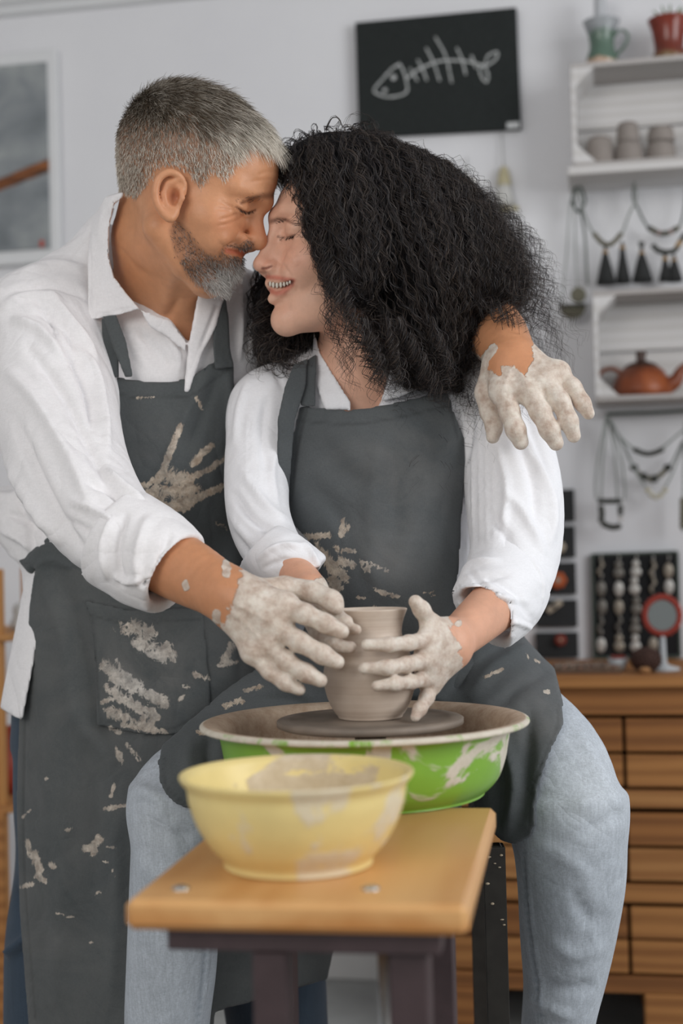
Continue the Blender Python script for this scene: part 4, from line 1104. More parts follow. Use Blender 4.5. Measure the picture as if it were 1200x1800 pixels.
for i, (x, y, w_, h__) in enumerate([(475, 499, 4.6, 8), (480.5, 500.5, 5.4, 9), (487, 501, 5.6, 9), (493.5, 500.5, 5.4, 8.4), (499.5, 499.2, 5.0, 7.4), (505, 497.6, 4.6, 6.4), (509.5, 496, 3.8, 5.2)]):
    D_ = surf_D(V1, N1, x, y, 4)
    b = MB(); b.ell(W(x, y, D_ + .0008) - wl, (M(w_ * .56, D_), .0022, M(h__ * .62, D_)), 12, 8, np.stack([RT, TW, UP], 1)); b.build('tooth', tooth, woman, True)
clay1 = np.zeros(len(V1))
# ---- woman: left forearm and hand on the pot (right of the pot)
S = hand_grid([(900, 1030, 1.68), (620, 1275, 1.42)], pad=.03)
chp(S, [(930, 1010, 1.68, 50), (885, 1050, 1.62, 48), (838, 1092, 1.56, 42), (800, 1126, 1.515, 36)], .01, smooth=4)
for kx, ky, kd, r in ((752, 1124, 1.475, 19), (748, 1158, 1.472, 19), (748, 1190, 1.478, 17), (758, 1206, 1.492, 15)):
    chp(S, [(788, 1128 + (ky - 1150) * .35, 1.505, 30), (kx, ky, kd, r)], .014)
chp(S, [(756, 1126, 1.480, 18), (752, 1160, 1.478, 18), (756, 1196, 1.485, 16)], .014)
finger(S, [(752, 1124, 1.475, 17), (718, 1130, 1.452, 13), (684, 1133, 1.438, 12.5), (645, 1134, 1.436, 11)])
finger(S, [(748, 1160, 1.472, 17), (714, 1168, 1.446, 13.5), (680, 1173, 1.430, 13), (640, 1175, 1.430, 11)])
finger(S, [(748, 1192, 1.478, 15), (722, 1199, 1.450, 12), (695, 1202, 1.434, 12), (662, 1206, 1.430, 10)])
finger(S, [(758, 1204, 1.490, 15), (750, 1226, 1.475, 12.5), (738, 1246, 1.462, 11.5), (730, 1260, 1.455, 9)])
finger(S, [(780, 1112, 1.50, 24), (757, 1096, 1.488, 17), (741, 1072, 1.476, 14.5), (730, 1058, 1.470, 12.5)], .010)
V2, Q2 = S.mesh(relax=1)
V2 = folds(V2, Q2, [([(x, y - 10), (x + 1, y + 10)], 1.6, -.5) for x, y in ((716, 1130), (722, 1130), (712, 1168), (718, 1168), (720, 1199), (684, 1133), (680, 1173), (695, 1202))]
          + [([(786, 1100), (800, 1120), (796, 1150), (780, 1185)], 3, .8), ([(752, 1102), (760, 1092)], 2, -.6)])
p2x, p2y, _ = PROJ(V2); clay2 = np.clip(.65 + (800 - p2x + .30 * (p2y - 1125)) / 24, 0, 1.1)
for (x, y, r) in ((806, 1096, 6), (795, 1165, 5)): clay2 = np.maximum(clay2, np.clip(1.6 - np.hypot(p2x - x, p2y - y) / r, 0, 1))
t2 = blend(np.ones((len(V2), 3)), np.full(len(V2), .5), (.90, .72, .60))
# ---- woman: right hand, mostly under the man's
S = hand_grid([(440, 960, 1.66), (650, 1180, 1.44)], pad=.03)
chp(S, [(474, 945, 1.665, 32), (508, 992, 1.60, 33), (545, 1036, 1.545, 31)], .01, smooth=4)
for kx, ky, r in ((566, 1074, 16), (566, 1096, 16), (560, 1116, 15)):
    chp(S, [(545, 1050 + (ky - 1090) * .4, 1.535, 26), (kx, ky, 1.490, r)], .012)
finger(S, [(566, 1072, 1.490, 14), (592, 1084, 1.466, 12.5), (610, 1092, 1.456, 10.5)])
finger(S, [(566, 1094, 1.488, 14), (600, 1101, 1.458, 12), (626, 1107, 1.448, 9.5)])
finger(S, [(560, 1116, 1.488, 14), (590, 1134, 1.455, 12.5), (616, 1138, 1.446, 11)])
finger(S, [(556, 1130, 1.492, 13), (580, 1156, 1.464, 11), (592, 1168, 1.455, 9.5)])
V3, Q3 = S.mesh(relax=1); p3x, p3y, _ = PROJ(V3); clay3 = np.clip(.5 + (p3y - 1022 + .5 * (p3x - 545)) / 16, 0, 1.1)
t3 = blend(np.ones((len(V3), 3)), np.full(len(V3), .5), (.90, .72, .60))
# ---- woman: hidden trunk and limbs
lo, hi = bounds([(380, 640, 1.5), (1020, 640, 2.05), (380, 900, 1.35)], .05); lo[2] = 0
S = SDF(lo, hi, .008)
ecol(S, [(690, 560, 750, 1.79, .06), (800, 550, 760, 1.80, .09), (950, 560, 750, 1.82, .09), (1060, 550, 770, 1.84, .10), (1180, 540, 790, 1.86, .10)])
chp(S, [(650, 720, 1.79, 50), (500, 740, 1.77, 42), (456, 840, 1.735, 36), (468, 930, 1.69, 32), (500, 985, 1.62, 30)], .02)
chp(S, [(660, 720, 1.79, 50), (850, 750, 1.77, 42), (905, 850, 1.72, 44), (915, 960, 1.69, 44), (880, 1055, 1.625, 40)], .02)
LEGL = [W(575, 1170, 1.84), W(312, 1405, 1.65), W(300, 1800, 1.70)]; LEGR = [W(735, 1170, 1.84), W(995, 1420, 1.65), W(985, 1800, 1.72)]
for a_, b__, c_ in (LEGL, LEGR):
    f_ = c_ + (c_ - b__) / abs(c_[2] - b__[2]) * (c_[2] - .07); f_[2] = .07
    S.chain([a_ - [0, 0, .02], b__ - [0, 0, .015], f_, f_ + np.array([0, -.13, -.02])], [.06, .042, .033, .03], .02)
V4, Q4 = S.mesh()
one_body([(V1, Q1, clay1, t), (V2, Q2, clay2, t2), (V3, Q3, clay3, t3), (V4, Q4, np.zeros(len(V4)), np.ones((len(V4), 3)))], woman_skin, woman)
# ================================================================== CLOTHES
linen = m_cloth('white_linen', 'efedee', 700, .025, .22, sheen=.05, crumple=.006)
cotton = m_cloth('white_cotton', 'f0f0f3', 900, .02, .15, sheen=.05, crumple=.005)
apron_m = m_cloth('charcoal_apron', '525657', 1100, .06, .3, clay='a48f7a', crumple=.004)
apron_w = m_cloth('slate_apron', '54585a', 1100, .06, .3, clay='a48f7a', crumple=.003)
denim_l = m_cloth('light_denim', 'b3bac2', 900, .08, .4, streak=.13, crumple=.004)
denim_d = m_cloth('dark_denim', '3d4a58', 1200, .08, .35, streak=.12)

FA = 2.9                                          # how strongly the folds stand out
def shell(F, PX, PY, D, poly, off, th, dmax=None, dmin=None, rnd=.0):
    """a sheet of cloth lying 'off' outside the form F, cut to a pixel outline"""
    e = poly_sd(PX, PY, poly).astype(np.float32) * D / FPX
    G = np.maximum(np.abs(F - off) - th, e)
    if dmax is not None: G = np.maximum(G, (D - dmax))
    if dmin is not None: G = np.maximum(G, (dmin - D))
    return G.astype(np.float32)
def local_px(S):
    if not hasattr(S, 'px'): S.px = [a.astype(np.float32) for a in S.grid_px()]
    return S.px
def cut_plane(S, p, nrm, pts_lo=None):
    """remove everything beyond plane"""
    p = np.asarray(p); nrm = np.asarray(nrm, float); nrm = nrm / np.linalg.norm(nrm)
    d = (S.ax[0][:, None, None] - p[0]) * nrm[0] + (S.ax[1][None, :, None] - p[1]) * nrm[1] + (S.ax[2][None, None, :] - p[2]) * nrm[2]
    return d

# ------------------------------------------------------------------ man's shirt
lo, hi = bounds([(-120, 330, 1.40), (560, 330, 2.02), (-120, 1275, 1.40), (560, 1275, 2.02)], .0)
S = SDF(lo, hi, .0036)
ecol(S, [(505, 150, 430, 1.86, .07), (540, 95, 480, 1.86, .098), (600, 70, 500, 1.86, .116), (700, 75, 470, 1.86, .122), (860, 60, 450, 1.865, .125), (960, 40, 440, 1.87, .125), (1060, 45, 440, 1.88, .125)], .02)
chp(S, [(205, 425, 1.83, 55), (285, 500, 1.85, 80), (400, 560, 1.86, 85)], .03)
chp(S, [(205, 440, 1.83, 55), (130, 510, 1.82, 75), (70, 590, 1.80, 112)], .03)
chp(S, [(75, 590, 1.80, 118), (92, 700, 1.72, 113), (122, 815, 1.64, 103), (172, 905, 1.58, 92), (232, 958, 1.545, 82)], .022, smooth=4)
chp(S, [(400, 560, 1.88, 80), (490, 620, 1.92, 80), (600, 640, 1.98, 66)], .03)
ecol(S, [(870, -10, 150, 1.93, .10), (920, -12, 150, 1.93, .11), (970, 25, 150, 1.92, .10)], .03)
chp(S, [(20, 900, 1.90, 42), (60, 930, 1.84, 40)], .03)
# hem of the shirt hanging below the apron string
S2F = S.F.copy()
PX, PY, D = local_px(S)
neck = [(214, 330), (190, 400), (188, 440), (196, 470), (212, 496), (246, 530), (300, 561), (330, 602), (334, 600), (345, 560), (350, 500), (420, 480), (420, 330)]
cutn = np.maximum(poly_sd(PX, PY, neck).astype(np.float32) * D / FPX, D - 1.86)
holl = SDF.__new__(SDF); holl.lo, holl.h, holl.n, holl.ax, holl.F = S.lo, S.h, S.n, S.ax, np.full(S.n, .06, np.float32)
chp(holl, [(292, 300, 1.75, 84), (284, 405, 1.765, 93), (286, 440, 1.79, 84)], .02)
S.F = np.maximum(S.F, -np.minimum(cutn, holl.F))
cp_ = W(262, 985, 1.53)
pl = cut_plane(S, W(300, 1005, 1.53), W(300, 1005, 1.53) - W(200, 940, 1.56)); 
m_ = (PX < 470) & (D < 1.66); S.F = np.where(m_, np.maximum(S.F, pl), S.F).astype(np.float32)
V, Q = S.mesh(relax=2)
V = folds(V, Q, [
    ([(0, 640), (60, 700), (120, 800), (165, 900)], 14, 3), ([(40, 600), (110, 690), (160, 790), (205, 880)], 12, -3), ([(20, 720), (60, 820), (110, 920), (160, 985)], 12, -3.2), ([(0, 800), (50, 880), (110, 960)], 12, 3.5),
    ([(130, 600), (165, 660), (180, 730), (192, 800)], 9, 4), ([(110, 600), (150, 680), (165, 760)], 8, -3.5), ([(60, 545), (110, 570), (150, 640)], 9, -3), ([(20, 560), (70, 580), (120, 640)], 10, 3),
    ([(150, 850), (190, 860), (240, 905)], 8, -3), ([(120, 880), (170, 900), (220, 930)], 8, 3), ([(110, 910), (165, 940), (210, 985)], 7, -2.6), ([(180, 820), (215, 855), (262, 892)], 7, 3),
    ([(30, 480), (90, 465), (150, 470)], 9, 2.2), ([(20, 510), (90, 500), (150, 520)], 8, -2.4), ([(40, 450), (100, 430), (150, 400)], 8, -1.5), ([(0, 540), (50, 520), (110, 525)], 9, 2.4), ([(60, 520), (90, 560), (100, 600)], 7, -2.5), ([(80, 505), (120, 560), (150, 600), (175, 650)], 8, 3),
    ([(10, 900), (50, 920), (90, 960)], 8, -3.5), ([(0, 930), (40, 950), (60, 970)], 7, 3), ([(30, 870), (50, 930), (60, 970)], 6, -2.5),
    ([(240, 575), (270, 610), (300, 650)], 9, -2.2), ([(260, 560), (300, 600), (320, 650)], 7, 2.2), ([(335, 605), (330, 660), (326, 700)], 4, -2.6), ([(350, 590), (342, 640), (335, 690)], 7, 2.2), ([(420, 470), (424, 560), (420, 640)], 6, 1.8), ([(440, 470), (440, 560), (438, 620)], 5, -2)], FA)
pobj('shirt', V, Q, linen, man)
# cuff of the right sleeve, rolled
lo, hi = bounds([(130, 850, 1.66), (380, 1100, 1.42)], .03); K = SDF(lo, hi, .003)
chp(K, [(215, 950, 1.555, 94), (262, 978, 1.535, 92), (300, 1003, 1.520, 82)], .008, smooth=3)
chp(K, [(228, 1030, 1.53, 26), (256, 1042, 1.52, 20)], .012)
p1 = cut_plane(K, W(308, 1008, 1.515), W(300, 1005, 1.53) - W(200, 940, 1.56)); p0 = cut_plane(K, W(205, 945, 1.56), W(200, 940, 1.56) - W(300, 1005, 1.53))
K.F = np.maximum(np.maximum(K.F, p1), p0).astype(np.float32)
chp(K, [(205, 925, 1.59, 40), (315, 1010, 1.51, 66)], .004, 'sub')
V, Q = K.mesh(relax=2)
V = folds(V, Q, [([(200, 905), (182, 960), (190, 1020)], 7, 3), ([(222, 900), (205, 960), (215, 1035)], 8, -2.5), ([(262, 905), (240, 970), (245, 1040)], 10, 2), ([(300, 930), (285, 980), (262, 1040)], 8, -1.8),
                 ([(245, 1030), (262, 1025), (285, 1035)], 6, -3), ([(200, 1010), (220, 1022), (250, 1020)], 6, 2.5), ([(336, 958), (300, 1000), (262, 1052)], 5, 1.5)], FA)
pobj('rolled_cuff', V, Q, linen, man)
# shirt tail
lo, hi = bounds([(-30, 940, 2.0), (200, 1290, 1.70)], .02); K = SDF(lo, hi, .0035)
ecol(K, [(960, 44, 300, 1.88, .11), (1060, 36, 300, 1.88, .12), (1160, 14, 300, 1.88, .13), (1280, -5, 300, 1.88, .14)], .01)
a_, b_, D_ = local_px(K)
G = shell(K.F, a_, b_, D_, [(52, 965), (100, 960), (80, 1040), (62, 1150), (40, 1266), (29, 1263), (0, 1245), (8, 1200), (40, 1040)], -.004, .0035)
V, Q = K.mesh(G, 2); pobj('shirt_tail', V, Q, linen, man)
# collar flaps
lo, hi = bounds([(130, 320, 1.95), (440, 700, 1.62)], .02); K = SDF(lo, hi, .0028)
Gs = K
ecol(K, [(505, 150, 430, 1.86, .07), (540, 95, 480, 1.86, .098), (600, 70, 500, 1.86, .116), (700, 75, 470, 1.86, .122)], .02)
chp(K, [(205, 425, 1.83, 55), (285, 500, 1.85, 80), (400, 560, 1.86, 85)], .03)
chp(K, [(205, 440, 1.83, 55), (130, 510, 1.82, 75), (70, 590, 1.80, 112)], .03)
chp(K, [(288, 300, 1.75, 80), (282, 420, 1.765, 92), (288, 520, 1.80, 104)], .03)
a_, b_, D_ = local_px(K)
G = shell(K.F, a_, b_, D_, [(216, 336), (186, 345), (162, 385), (154, 450), (155, 563), (200, 556), (246, 543), (222, 515), (200, 485), (191, 450), (192, 400), (200, 360), (218, 345)], .010, .0032)
G2 = shell(K.F, a_, b_, D_, [(246, 543), (300, 563), (329, 603), (326, 620), (290, 590), (262, 575)], .006, .0025, 1.82)
G3 = shell(K.F, a_, b_, D_, [(350, 505), (396, 514), (380, 575), (356, 620), (332, 690), (322, 690), (331, 605)], .010, .0032, 1.84)
V, Q = K.mesh(np.minimum(np.minimum(G, G2), G3), 2)
V = folds(V, Q, [([(200, 350), (172, 400), (168, 470), (168, 550)], 9, 1.5), ([(160, 440), (161, 555)], 3, -1), ([(162, 557), (240, 540)], 3, -1), ([(190, 360), (182, 420), (190, 500)], 8, -1.5), ([(385, 530), (350, 620)], 5, -1.2)], FA)
pobj('collar', V, Q, linen, man)

# ------------------------------------------------------------------ man's apron
lo, hi = bounds([(-10, 600, 1.60), (620, 600, 2.05), (-10, 1860, 1.60), (620, 1860, 2.05)], .0)
S = SDF(lo, hi, .0038)
rows = [(560, 80, 490, 1.86, .108), (600, 70, 500, 1.86, .118), (700, 75, 470, 1.86, .124), (860, 60, 450, 1.865, .128), (960, 45, 445, 1.87, .130), (1060, 44, 460, 1.875, .135),
        (1250, 32, 540, 1.88, .150), (1400, 28, 560, 1.88, .155), (1600, 33, 580, 1.88, .155), (1850, 50, 580, 1.88, .155)]
ecol(S, rows, .02)
PX, PY, D = local_px(S)
bib = [(181, 658), (240, 668), (290, 672), (335, 664), (368, 640), (404, 616), (412, 640), (414, 690), (440, 760), (445, 1000), (480, 1100), (560, 1300), (590, 1500), (588, 1660), (575, 1722), (455, 1758), (380, 1779), (368, 1860),
       (55, 1860), (50, 1800), (34, 1600), (29, 1400), (34, 1250), (52, 1060), (62, 1000), (40, 990), (60, 965), (84, 950), (110, 960), (190, 840), (180, 740)]
G = shell(S.F, PX, PY, D, bib, .006, .0032, 1.90)
V, Q = S.mesh(G, 2)
V = folds(V, Q, [([(183, 686), (260, 697), (335, 692), (372, 668), (404, 646)], 2.2, -1.0), ([(183, 660), (260, 674), (335, 666), (370, 642), (402, 618)], 4, 1.0),
    ([(372, 648), (340, 700), (310, 770), (280, 850)], 10, 5), ([(385, 660), (360, 720), (330, 800)], 8, -4), ([(400, 640), (404, 720), (414, 800)], 7, 3.5),
    ([(60, 1000), (110, 1120), (130, 1250), (200, 1350)], 16, 5), ([(90, 980), (150, 1130), (180, 1260), (240, 1380)], 16, -5), ([(70, 1100), (90, 1300), (80, 1500)], 18, 4), ([(150, 1300), (170, 1450), (150, 1700)], 20, -5), ([(110, 1350), (110, 1550), (100, 1780)], 18, 5), ([(200, 1420), (205, 1600), (190, 1790)], 16, 5),
    ([(46, 1060), (44, 1250), (42, 1500), (58, 1790)], 3, -1.2), ([(60, 1000), (90, 985), (130, 1000)], 6, 3), ([(420, 1000), (430, 1100), (420, 1200)], 12, -5)], 1.3)
px, py, _ = PROJ(V)
dust_s = [([(225, 1110), (300, 1120)], 30, .5)]
def splat(pts, seed=1):
    return [([(x, y), (x + dx, y + dy)], w_, a_) for x, y, dx, dy, w_, a_ in pts]
hand_print = [([(230, 857), (262, 850), (290, 820)], 6, 1.0), ([(268, 868), (285, 830), (296, 800), (306, 775), (318, 748)], 8.5, 1.15), ([(262, 872), (300, 862), (340, 860)], 17, .92), ([(300, 840), (330, 845)], 22, .86), ([(338, 818), (352, 800), (372, 783)], 8, 1.05), ([(330, 842), (362, 828), (396, 803)], 8, 1.08),
              ([(300, 888), (340, 878), (388, 856)], 9, 1.08), ([(300, 898), (330, 890), (346, 876)], 8, 1.0), ([(284, 880), (296, 892)], 9, 1.0)]
splats = splat([(330, 930, 10, 20, 5, .95), (205, 1160, 26, 60, 6, .92), (180, 1235, 30, -14, 7, .95), (262, 1150, 26, 14, 9, .93), (300, 1160, 8, 4, 5, .95), (240, 1240, 30, 10, 7, .95), (270, 1225, 24, 16, 6, .95), (185, 1205, 14, 24, 6, .95), (215, 1275, 24, 4, 6, .95), (222, 1105, 40, 10, 22, .80), (240, 1130, 50, 20, 20, .88), (290, 1135, 10, 15, 14, .9), (185, 1170, 60, 40, 16, .92), (200, 1190, 90, 45, 13, .98), (195, 1250, 60, 30, 16, .95), (200, 1220, 70, 40, 15, .85), (250, 1265, 20, 20, 10, .9), (345, 1186, 20, 6, 8, .98), (322, 1205, 10, 4, 6, .95), (315, 1230, 8, -8, 5, .9), (285, 1285, 10, 4, 6, .9),
    (395, 1160, 12, -25, 9, .9), (385, 1170, 30, -6, 6, .85), (192, 1280, 20, 8, 6, .95), (205, 1315, 10, 25, 7, .98), (225, 1310, 20, 25, 8, .92), (200, 1380, -6, 20, 5, 1.0), (186, 1422, 44, -8, 5, 1.02), (150, 1492, 30, -16, 8, 1.0), (172, 1470, -8, 30, 7, .98), (188, 1490, 16, -2, 4, .98), (115, 1460, 12, -4, 4, .92), (60, 1500, 10, 30, 9, 1.0), (48, 1480, 4, 24, 8, .98), (88, 1520, 8, 4, 6, 1.0), (66, 1540, 14, 10, 6, .92), (180, 1515, 10, 2, 3, .95), (198, 1530, 4, 10, 3, .95), (36, 1560, 20, -6, 5, .9), (170, 1570, 6, -3, 4, .95), (38, 1438, 16, -14, 3, .9), (80, 1370, 4, -2, 4, .95), (220, 1620, 10, 6, 5, .95), (160, 1655, 2, 2, 4, .9), (100, 1605, 30, 8, 3, .85), (345, 700, 10, 20, 4, .85), (240, 700, 30, -2, 5, .82), (380, 860 + 60, 20, 10, 6, .8)])
clay = stroke_mask(px, py, hand_print + splats)
dust = np.clip(.05 + .35 * (py > 1000), 0, 1) + .5 * soft(px, py, 240, 1190, 90) + .4 * soft(px, py, 270, 760, 60)
def seams(px, py, lst, w_=2.6, dk=(.66, .66, .66)):
    t = np.ones((len(px), 3))
    for pl in lst: d_, _ = seg_dist(px, py, spline(np.array(pl, float), 5)); t = blend(t, np.clip(1.3 - d_ / w_, 0, 1) * .8, dk)
    return t
ap_seams = [[(183, 690), (260, 700), (335, 695), (372, 670), (404, 648)], [(46, 1060), (44, 1250), (42, 1500), (62, 1790)], [(150, 1056), (168, 1110), (176, 1275)], [(172, 1277), (250, 1292), (330, 1290), (372, 1240)], [(350, 1066), (362, 1150), (372, 1240)], [(150, 1056), (230, 1074), (350, 1068)]]
ap = pobj('apron', V, Q, apron_m, man, tint=seams(px, py, ap_seams), clay=clay, dust=np.clip(dust, 0, 1))
def sub_sheet(name, K, F, poly, off, th, mat, parent, person, dmax=None, fl=None, dmin=None, **kw):
    a_, b_, D_ = local_px(K); V, Q = K.mesh(shell(F, a_, b_, D_, poly, off, th, dmax, dmin), 2)
    if fl: V = folds(V, Q, fl)
    ppx, ppy, _ = PROJ(V)
    o = sdf_obj(name, V - np.array(person.location), Q, mat, None, **{k: f(ppx, ppy) for k, f in kw.items()}); o.parent = parent; return o
# pocket
lo, hi = bounds([(130, 1040, 1.85), (400, 1300, 1.66)], .01); K = SDF(lo, hi, .003); ecol(K, rows, .02)
pk = lambda x, y: stroke_mask(x, y, splats)
sub_sheet('pocket', K, K.F, [(147, 1054), (230, 1072), (350, 1066), (358, 1080), (372, 1240), (330, 1290), (250, 1292), (170, 1275), (168, 1180), (158, 1090)], .0115, .0022, apron_m, ap, man, 1.82,
          [([(152, 1078), (230, 1094), (352, 1086)], 2, -1), ([(165, 1090), (176, 1270)], 2, -.8), ([(178, 1266), (290, 1283), (355, 1250)], 2, -.8)], clay=pk, dust=lambda x, y: np.clip(.3 + .6 * soft(x, y, 250, 1180, 80), 0, 1), tint=lambda x, y: seams(x, y, [[(153, 1080), (230, 1096), (352, 1088)], [(178, 1266), (290, 1283), (355, 1250)], [(163, 1085), (176, 1270)]], 2.4))
# neck straps
lo, hi = bounds([(160, 480, 1.92), (440, 700, 1.62)], .01); K = SDF(lo, hi, .0021)
ecol(K, rows, .02); chp(K, [(205, 425, 1.83, 55), (285, 500, 1.85, 80), (400, 560, 1.86, 85)], .03)
z0 = lambda x, y: 0 * x
sub_sheet('neck_strap', K, K.F, [(178, 560), (202, 553), (208, 590), (209, 664), (184, 662), (180, 600)], .012, .0025, apron_m, ap, man, 1.86, clay=z0)
sub_sheet('neck_strap', K, K.F, [(180, 556), (204, 552), (222, 600), (234, 662), (220, 664), (200, 615)], .017, .0022, apron_m, ap, man, 1.86, clay=z0)
sub_sheet('neck_strap', K, K.F, [(374, 575), (396, 520), (402, 560), (405, 618), (412, 645), (378, 650), (374, 610)], .013, .0025, apron_m, ap, man, 1.88, [([(376, 616), (404, 614)], 2, -1), ([(378, 636), (408, 634)], 2, -1)], clay=z0)
# waist tie knot
lo, hi = bounds([(20, 930, 1.98), (130, 1030, 1.74)], .02); K = SDF(lo, hi, .003)
chp(K, [(92, 955, 1.79, 14), (62, 980, 1.80, 14), (44, 990, 1.84, 9)], .006); chp(K, [(42, 984, 1.82, 9), (56, 998, 1.80, 11), (62, 990, 1.79, 8)], .004)
V, Q = K.mesh(); pobj('tie_knot', V, Q, apron_m, man).parent = ap

# ------------------------------------------------------------------ man's jeans
lo, hi = bounds([(-10, 1180, 1.78), (620, 1180, 2.06), (-10, 1860, 1.78), (620, 1860, 2.06)], .03); lo[2] = .10; S = SDF(lo, hi, .006)
hz = W(100, 1200, 1.9)[2]
yb = 900 + (CAM_H - .12) * FPX / 1.9 + 60
ecol(S, [(1180, 40, 520, 1.905, .105), (1300, 25, 540, 1.905, .11)], .02)
ecol(S, [(1240, 28, 250, 1.90, .10), (1400, 25, 250, 1.90, .095), (1500, 33, 240, 1.90, .09), (1640, 10, 235, 1.90, .088), (1800, 8, 225, 1.91, .085), (2080, 20, 215, 1.92, .085)], .02)
ecol(S, [(1240, 290, 530, 1.92, .10), (1500, 330, 560, 1.93, .09), (1700, 380, 572, 1.94, .085), (1800, 400, 576, 1.95, .085), (2080, 410, 590, 1.96, .085)], .02)
V, Q = S.mesh(relax=1)
V = folds(V, Q, [([(60, 1280), (45, 1400), (62, 1520)], 10, 5), ([(20, 1560), (70, 1640)], 12, -5), ([(10, 1680), (60, 1640)], 10, 5)], FA)
pobj('jeans', V, Q, denim_d, man)

# ------------------------------------------------------------------ woman's jeans
lo, hi = bounds([(200, 1120, 1.38), (1130, 1120, 2.0), (200, 1900, 1.38), (1130, 1900, 2.0)], .02); lo[2] = .14
S = SDF(lo, hi, .0048)
chp(S, [(585, 1150, 1.84, 118), (735, 1150, 1.84, 118)], .03)
chp(S, [(585, 1190, 1.82, 108), (430, 1315, 1.75, 84), (325, 1388, 1.665, 82), (304, 1420, 1.65, 78)], .03, smooth=4)
ecol(S, [(1385, 236, 392, 1.65, .058), (1500, 230, 388, 1.655, .058), (1600, 226, 384, 1.665, .057), (1700, 222, 382, 1.675, .055), (1800, 218, 368, 1.685, .052), (2100, 235, 350, 1.71, .045)], .02)
chp(S, [(735, 1190, 1.82, 112), (860, 1255, 1.76, 105), (955, 1335, 1.69, 104), (995, 1420, 1.65, 101)], .03, smooth=4)
ecol(S, [(1400, 896, 1098, 1.65, .068), (1470, 900, 1101, 1.65, .068), (1550, 910, 1100, 1.66, .066), (1650, 914, 1082, 1.675, .062), (1740, 922, 1060, 1.69, .058), (1800, 915, 1042, 1.70, .054), (2100, 925, 1030, 1.73, .045)], .02)
V, Q = S.mesh(relax=1)
V = folds(V, Q, [([(925, 1500), (932, 1600), (945, 1700), (955, 1790)], 2.5, 2.0), ([(920, 1500), (926, 1600), (939, 1700), (950, 1790)], 3, -1.5),
    ([(1098, 1430), (1060, 1445), (1020, 1470)], 10, -3), ([(1098, 1405), (1055, 1400), (1000, 1420)], 14, 3), ([(1000, 1560), (1040, 1620), (1070, 1600)], 14, -3), ([(960, 1650), (1010, 1680), (1060, 1660)], 12, 3), ([(940, 1720), (990, 1740), (1050, 1730)], 12, -4), ([(925, 1480), (980, 1500), (1040, 1540)], 14, 2.5), ([(1000, 1240), (1040, 1330), (1075, 1400)], 12, 2.5), ([(920, 1740), (960, 1770), (1010, 1790)], 10, 4),
    ([(368, 1560), (366, 1680), (352, 1800)], 2.5, 2.0), ([(362, 1560), (360, 1680), (346, 1800)], 3, -1.5), ([(250, 1440), (300, 1470), (350, 1460)], 14, -3), ([(240, 1500), (280, 1540), (340, 1530)], 14, 3), ([(240, 1600), (280, 1640), (330, 1640)], 14, -3), ([(235, 1380), (270, 1400), (290, 1440)], 12, 3)], 1.4)
px, py, _ = PROJ(V); t = np.ones((len(V), 3))
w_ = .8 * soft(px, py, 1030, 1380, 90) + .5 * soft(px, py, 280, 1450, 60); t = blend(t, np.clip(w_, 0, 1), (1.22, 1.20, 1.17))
for pl in ([(921, 1500), (927, 1600), (940, 1700), (951, 1790)], [(363, 1560), (361, 1680), (347, 1800)]):
    d_, f_ = seg_dist(px, py, pl); t = blend(t, np.clip(1.4 - d_ / 5, 0, 1) * (.35 + .3 * np.sin(py * .42)), (.62, .66, .70))
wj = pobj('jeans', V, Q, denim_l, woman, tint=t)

# ------------------------------------------------------------------ woman's blouse
lo, hi = bounds([(370, 560, 1.46), (1010, 560, 2.0), (370, 1160, 1.46), (1010, 1160, 2.0)], .005)
S = SDF(lo, hi, .0034)
ecol(S, [(610, 560, 740, 1.80, .045), (650, 500, 800, 1.80, .065), (700, 480, 850, 1.795, .090), (800, 490, 840, 1.795, .108), (900, 505, 825, 1.81, .108), (1000, 510, 830, 1.83, .108), (1110, 500, 860, 1.85, .11)], .02)
chp(S, [(600, 640, 1.80, 45), (520, 680, 1.78, 55), (470, 730, 1.76, 66)], .03)
chp(S, [(720, 640, 1.80, 50), (820, 680, 1.78, 60), (880, 740, 1.76, 72)], .03)
chp(S, [(475, 715, 1.765, 68), (455, 800, 1.74, 60), (452, 890, 1.70, 56), (470, 950, 1.66, 54), (500, 985, 1.61, 46)], .02, smooth=4)
chp(S, [(865, 720, 1.765, 72), (892, 800, 1.735, 82), (904, 885, 1.71, 86), (905, 970, 1.68, 80), (882, 1045, 1.64, 76)], .02, smooth=4)
PX, PY, D = local_px(S)
neck = [(556, 560), (552, 600), (576, 660), (600, 700), (612, 760), (640, 760), (672, 700), (690, 640), (730, 600), (760, 560)]
cutn = np.maximum(poly_sd(PX, PY, neck).astype(np.float32) * D / FPX, D - 1.80)
holl = SDF.__new__(SDF); holl.lo, holl.h, holl.n, holl.ax, holl.F = S.lo, S.h, S.n, S.ax, np.full(S.n, .06, np.float32)
chp(holl, [(628, 480, 1.75, 66), (640, 640, 1.765, 74)], .02)
S.F = np.maximum(S.F, -np.minimum(cutn, holl.F))
pl = cut_plane(S, W(862, 1070, 1.62), W(815, 1110, 1.60) - W(885, 1050, 1.62)); S.F = np.where((PX > 700) & (D < 1.72) & (PY > 960), np.maximum(S.F, pl), S.F)
pl = cut_plane(S, W(530, 1005, 1.60), W(560, 1040, 1.595) - W(505, 985, 1.60)); S.F = np.where((PX < 640) & (D < 1.72) & (PY > 940), np.maximum(S.F, pl), S.F).astype(np.float32)
V, Q = S.mesh(relax=2)
tucks = [([(x, 740), (x + 2, 850), (x + 4, 965)], 1.8, 1.1) for x in (828, 840, 852, 864)] + [([(x, 720), (x - 4, 800), (x + 2, 880)], 1.8, 1.0) for x in (436, 446, 456)]
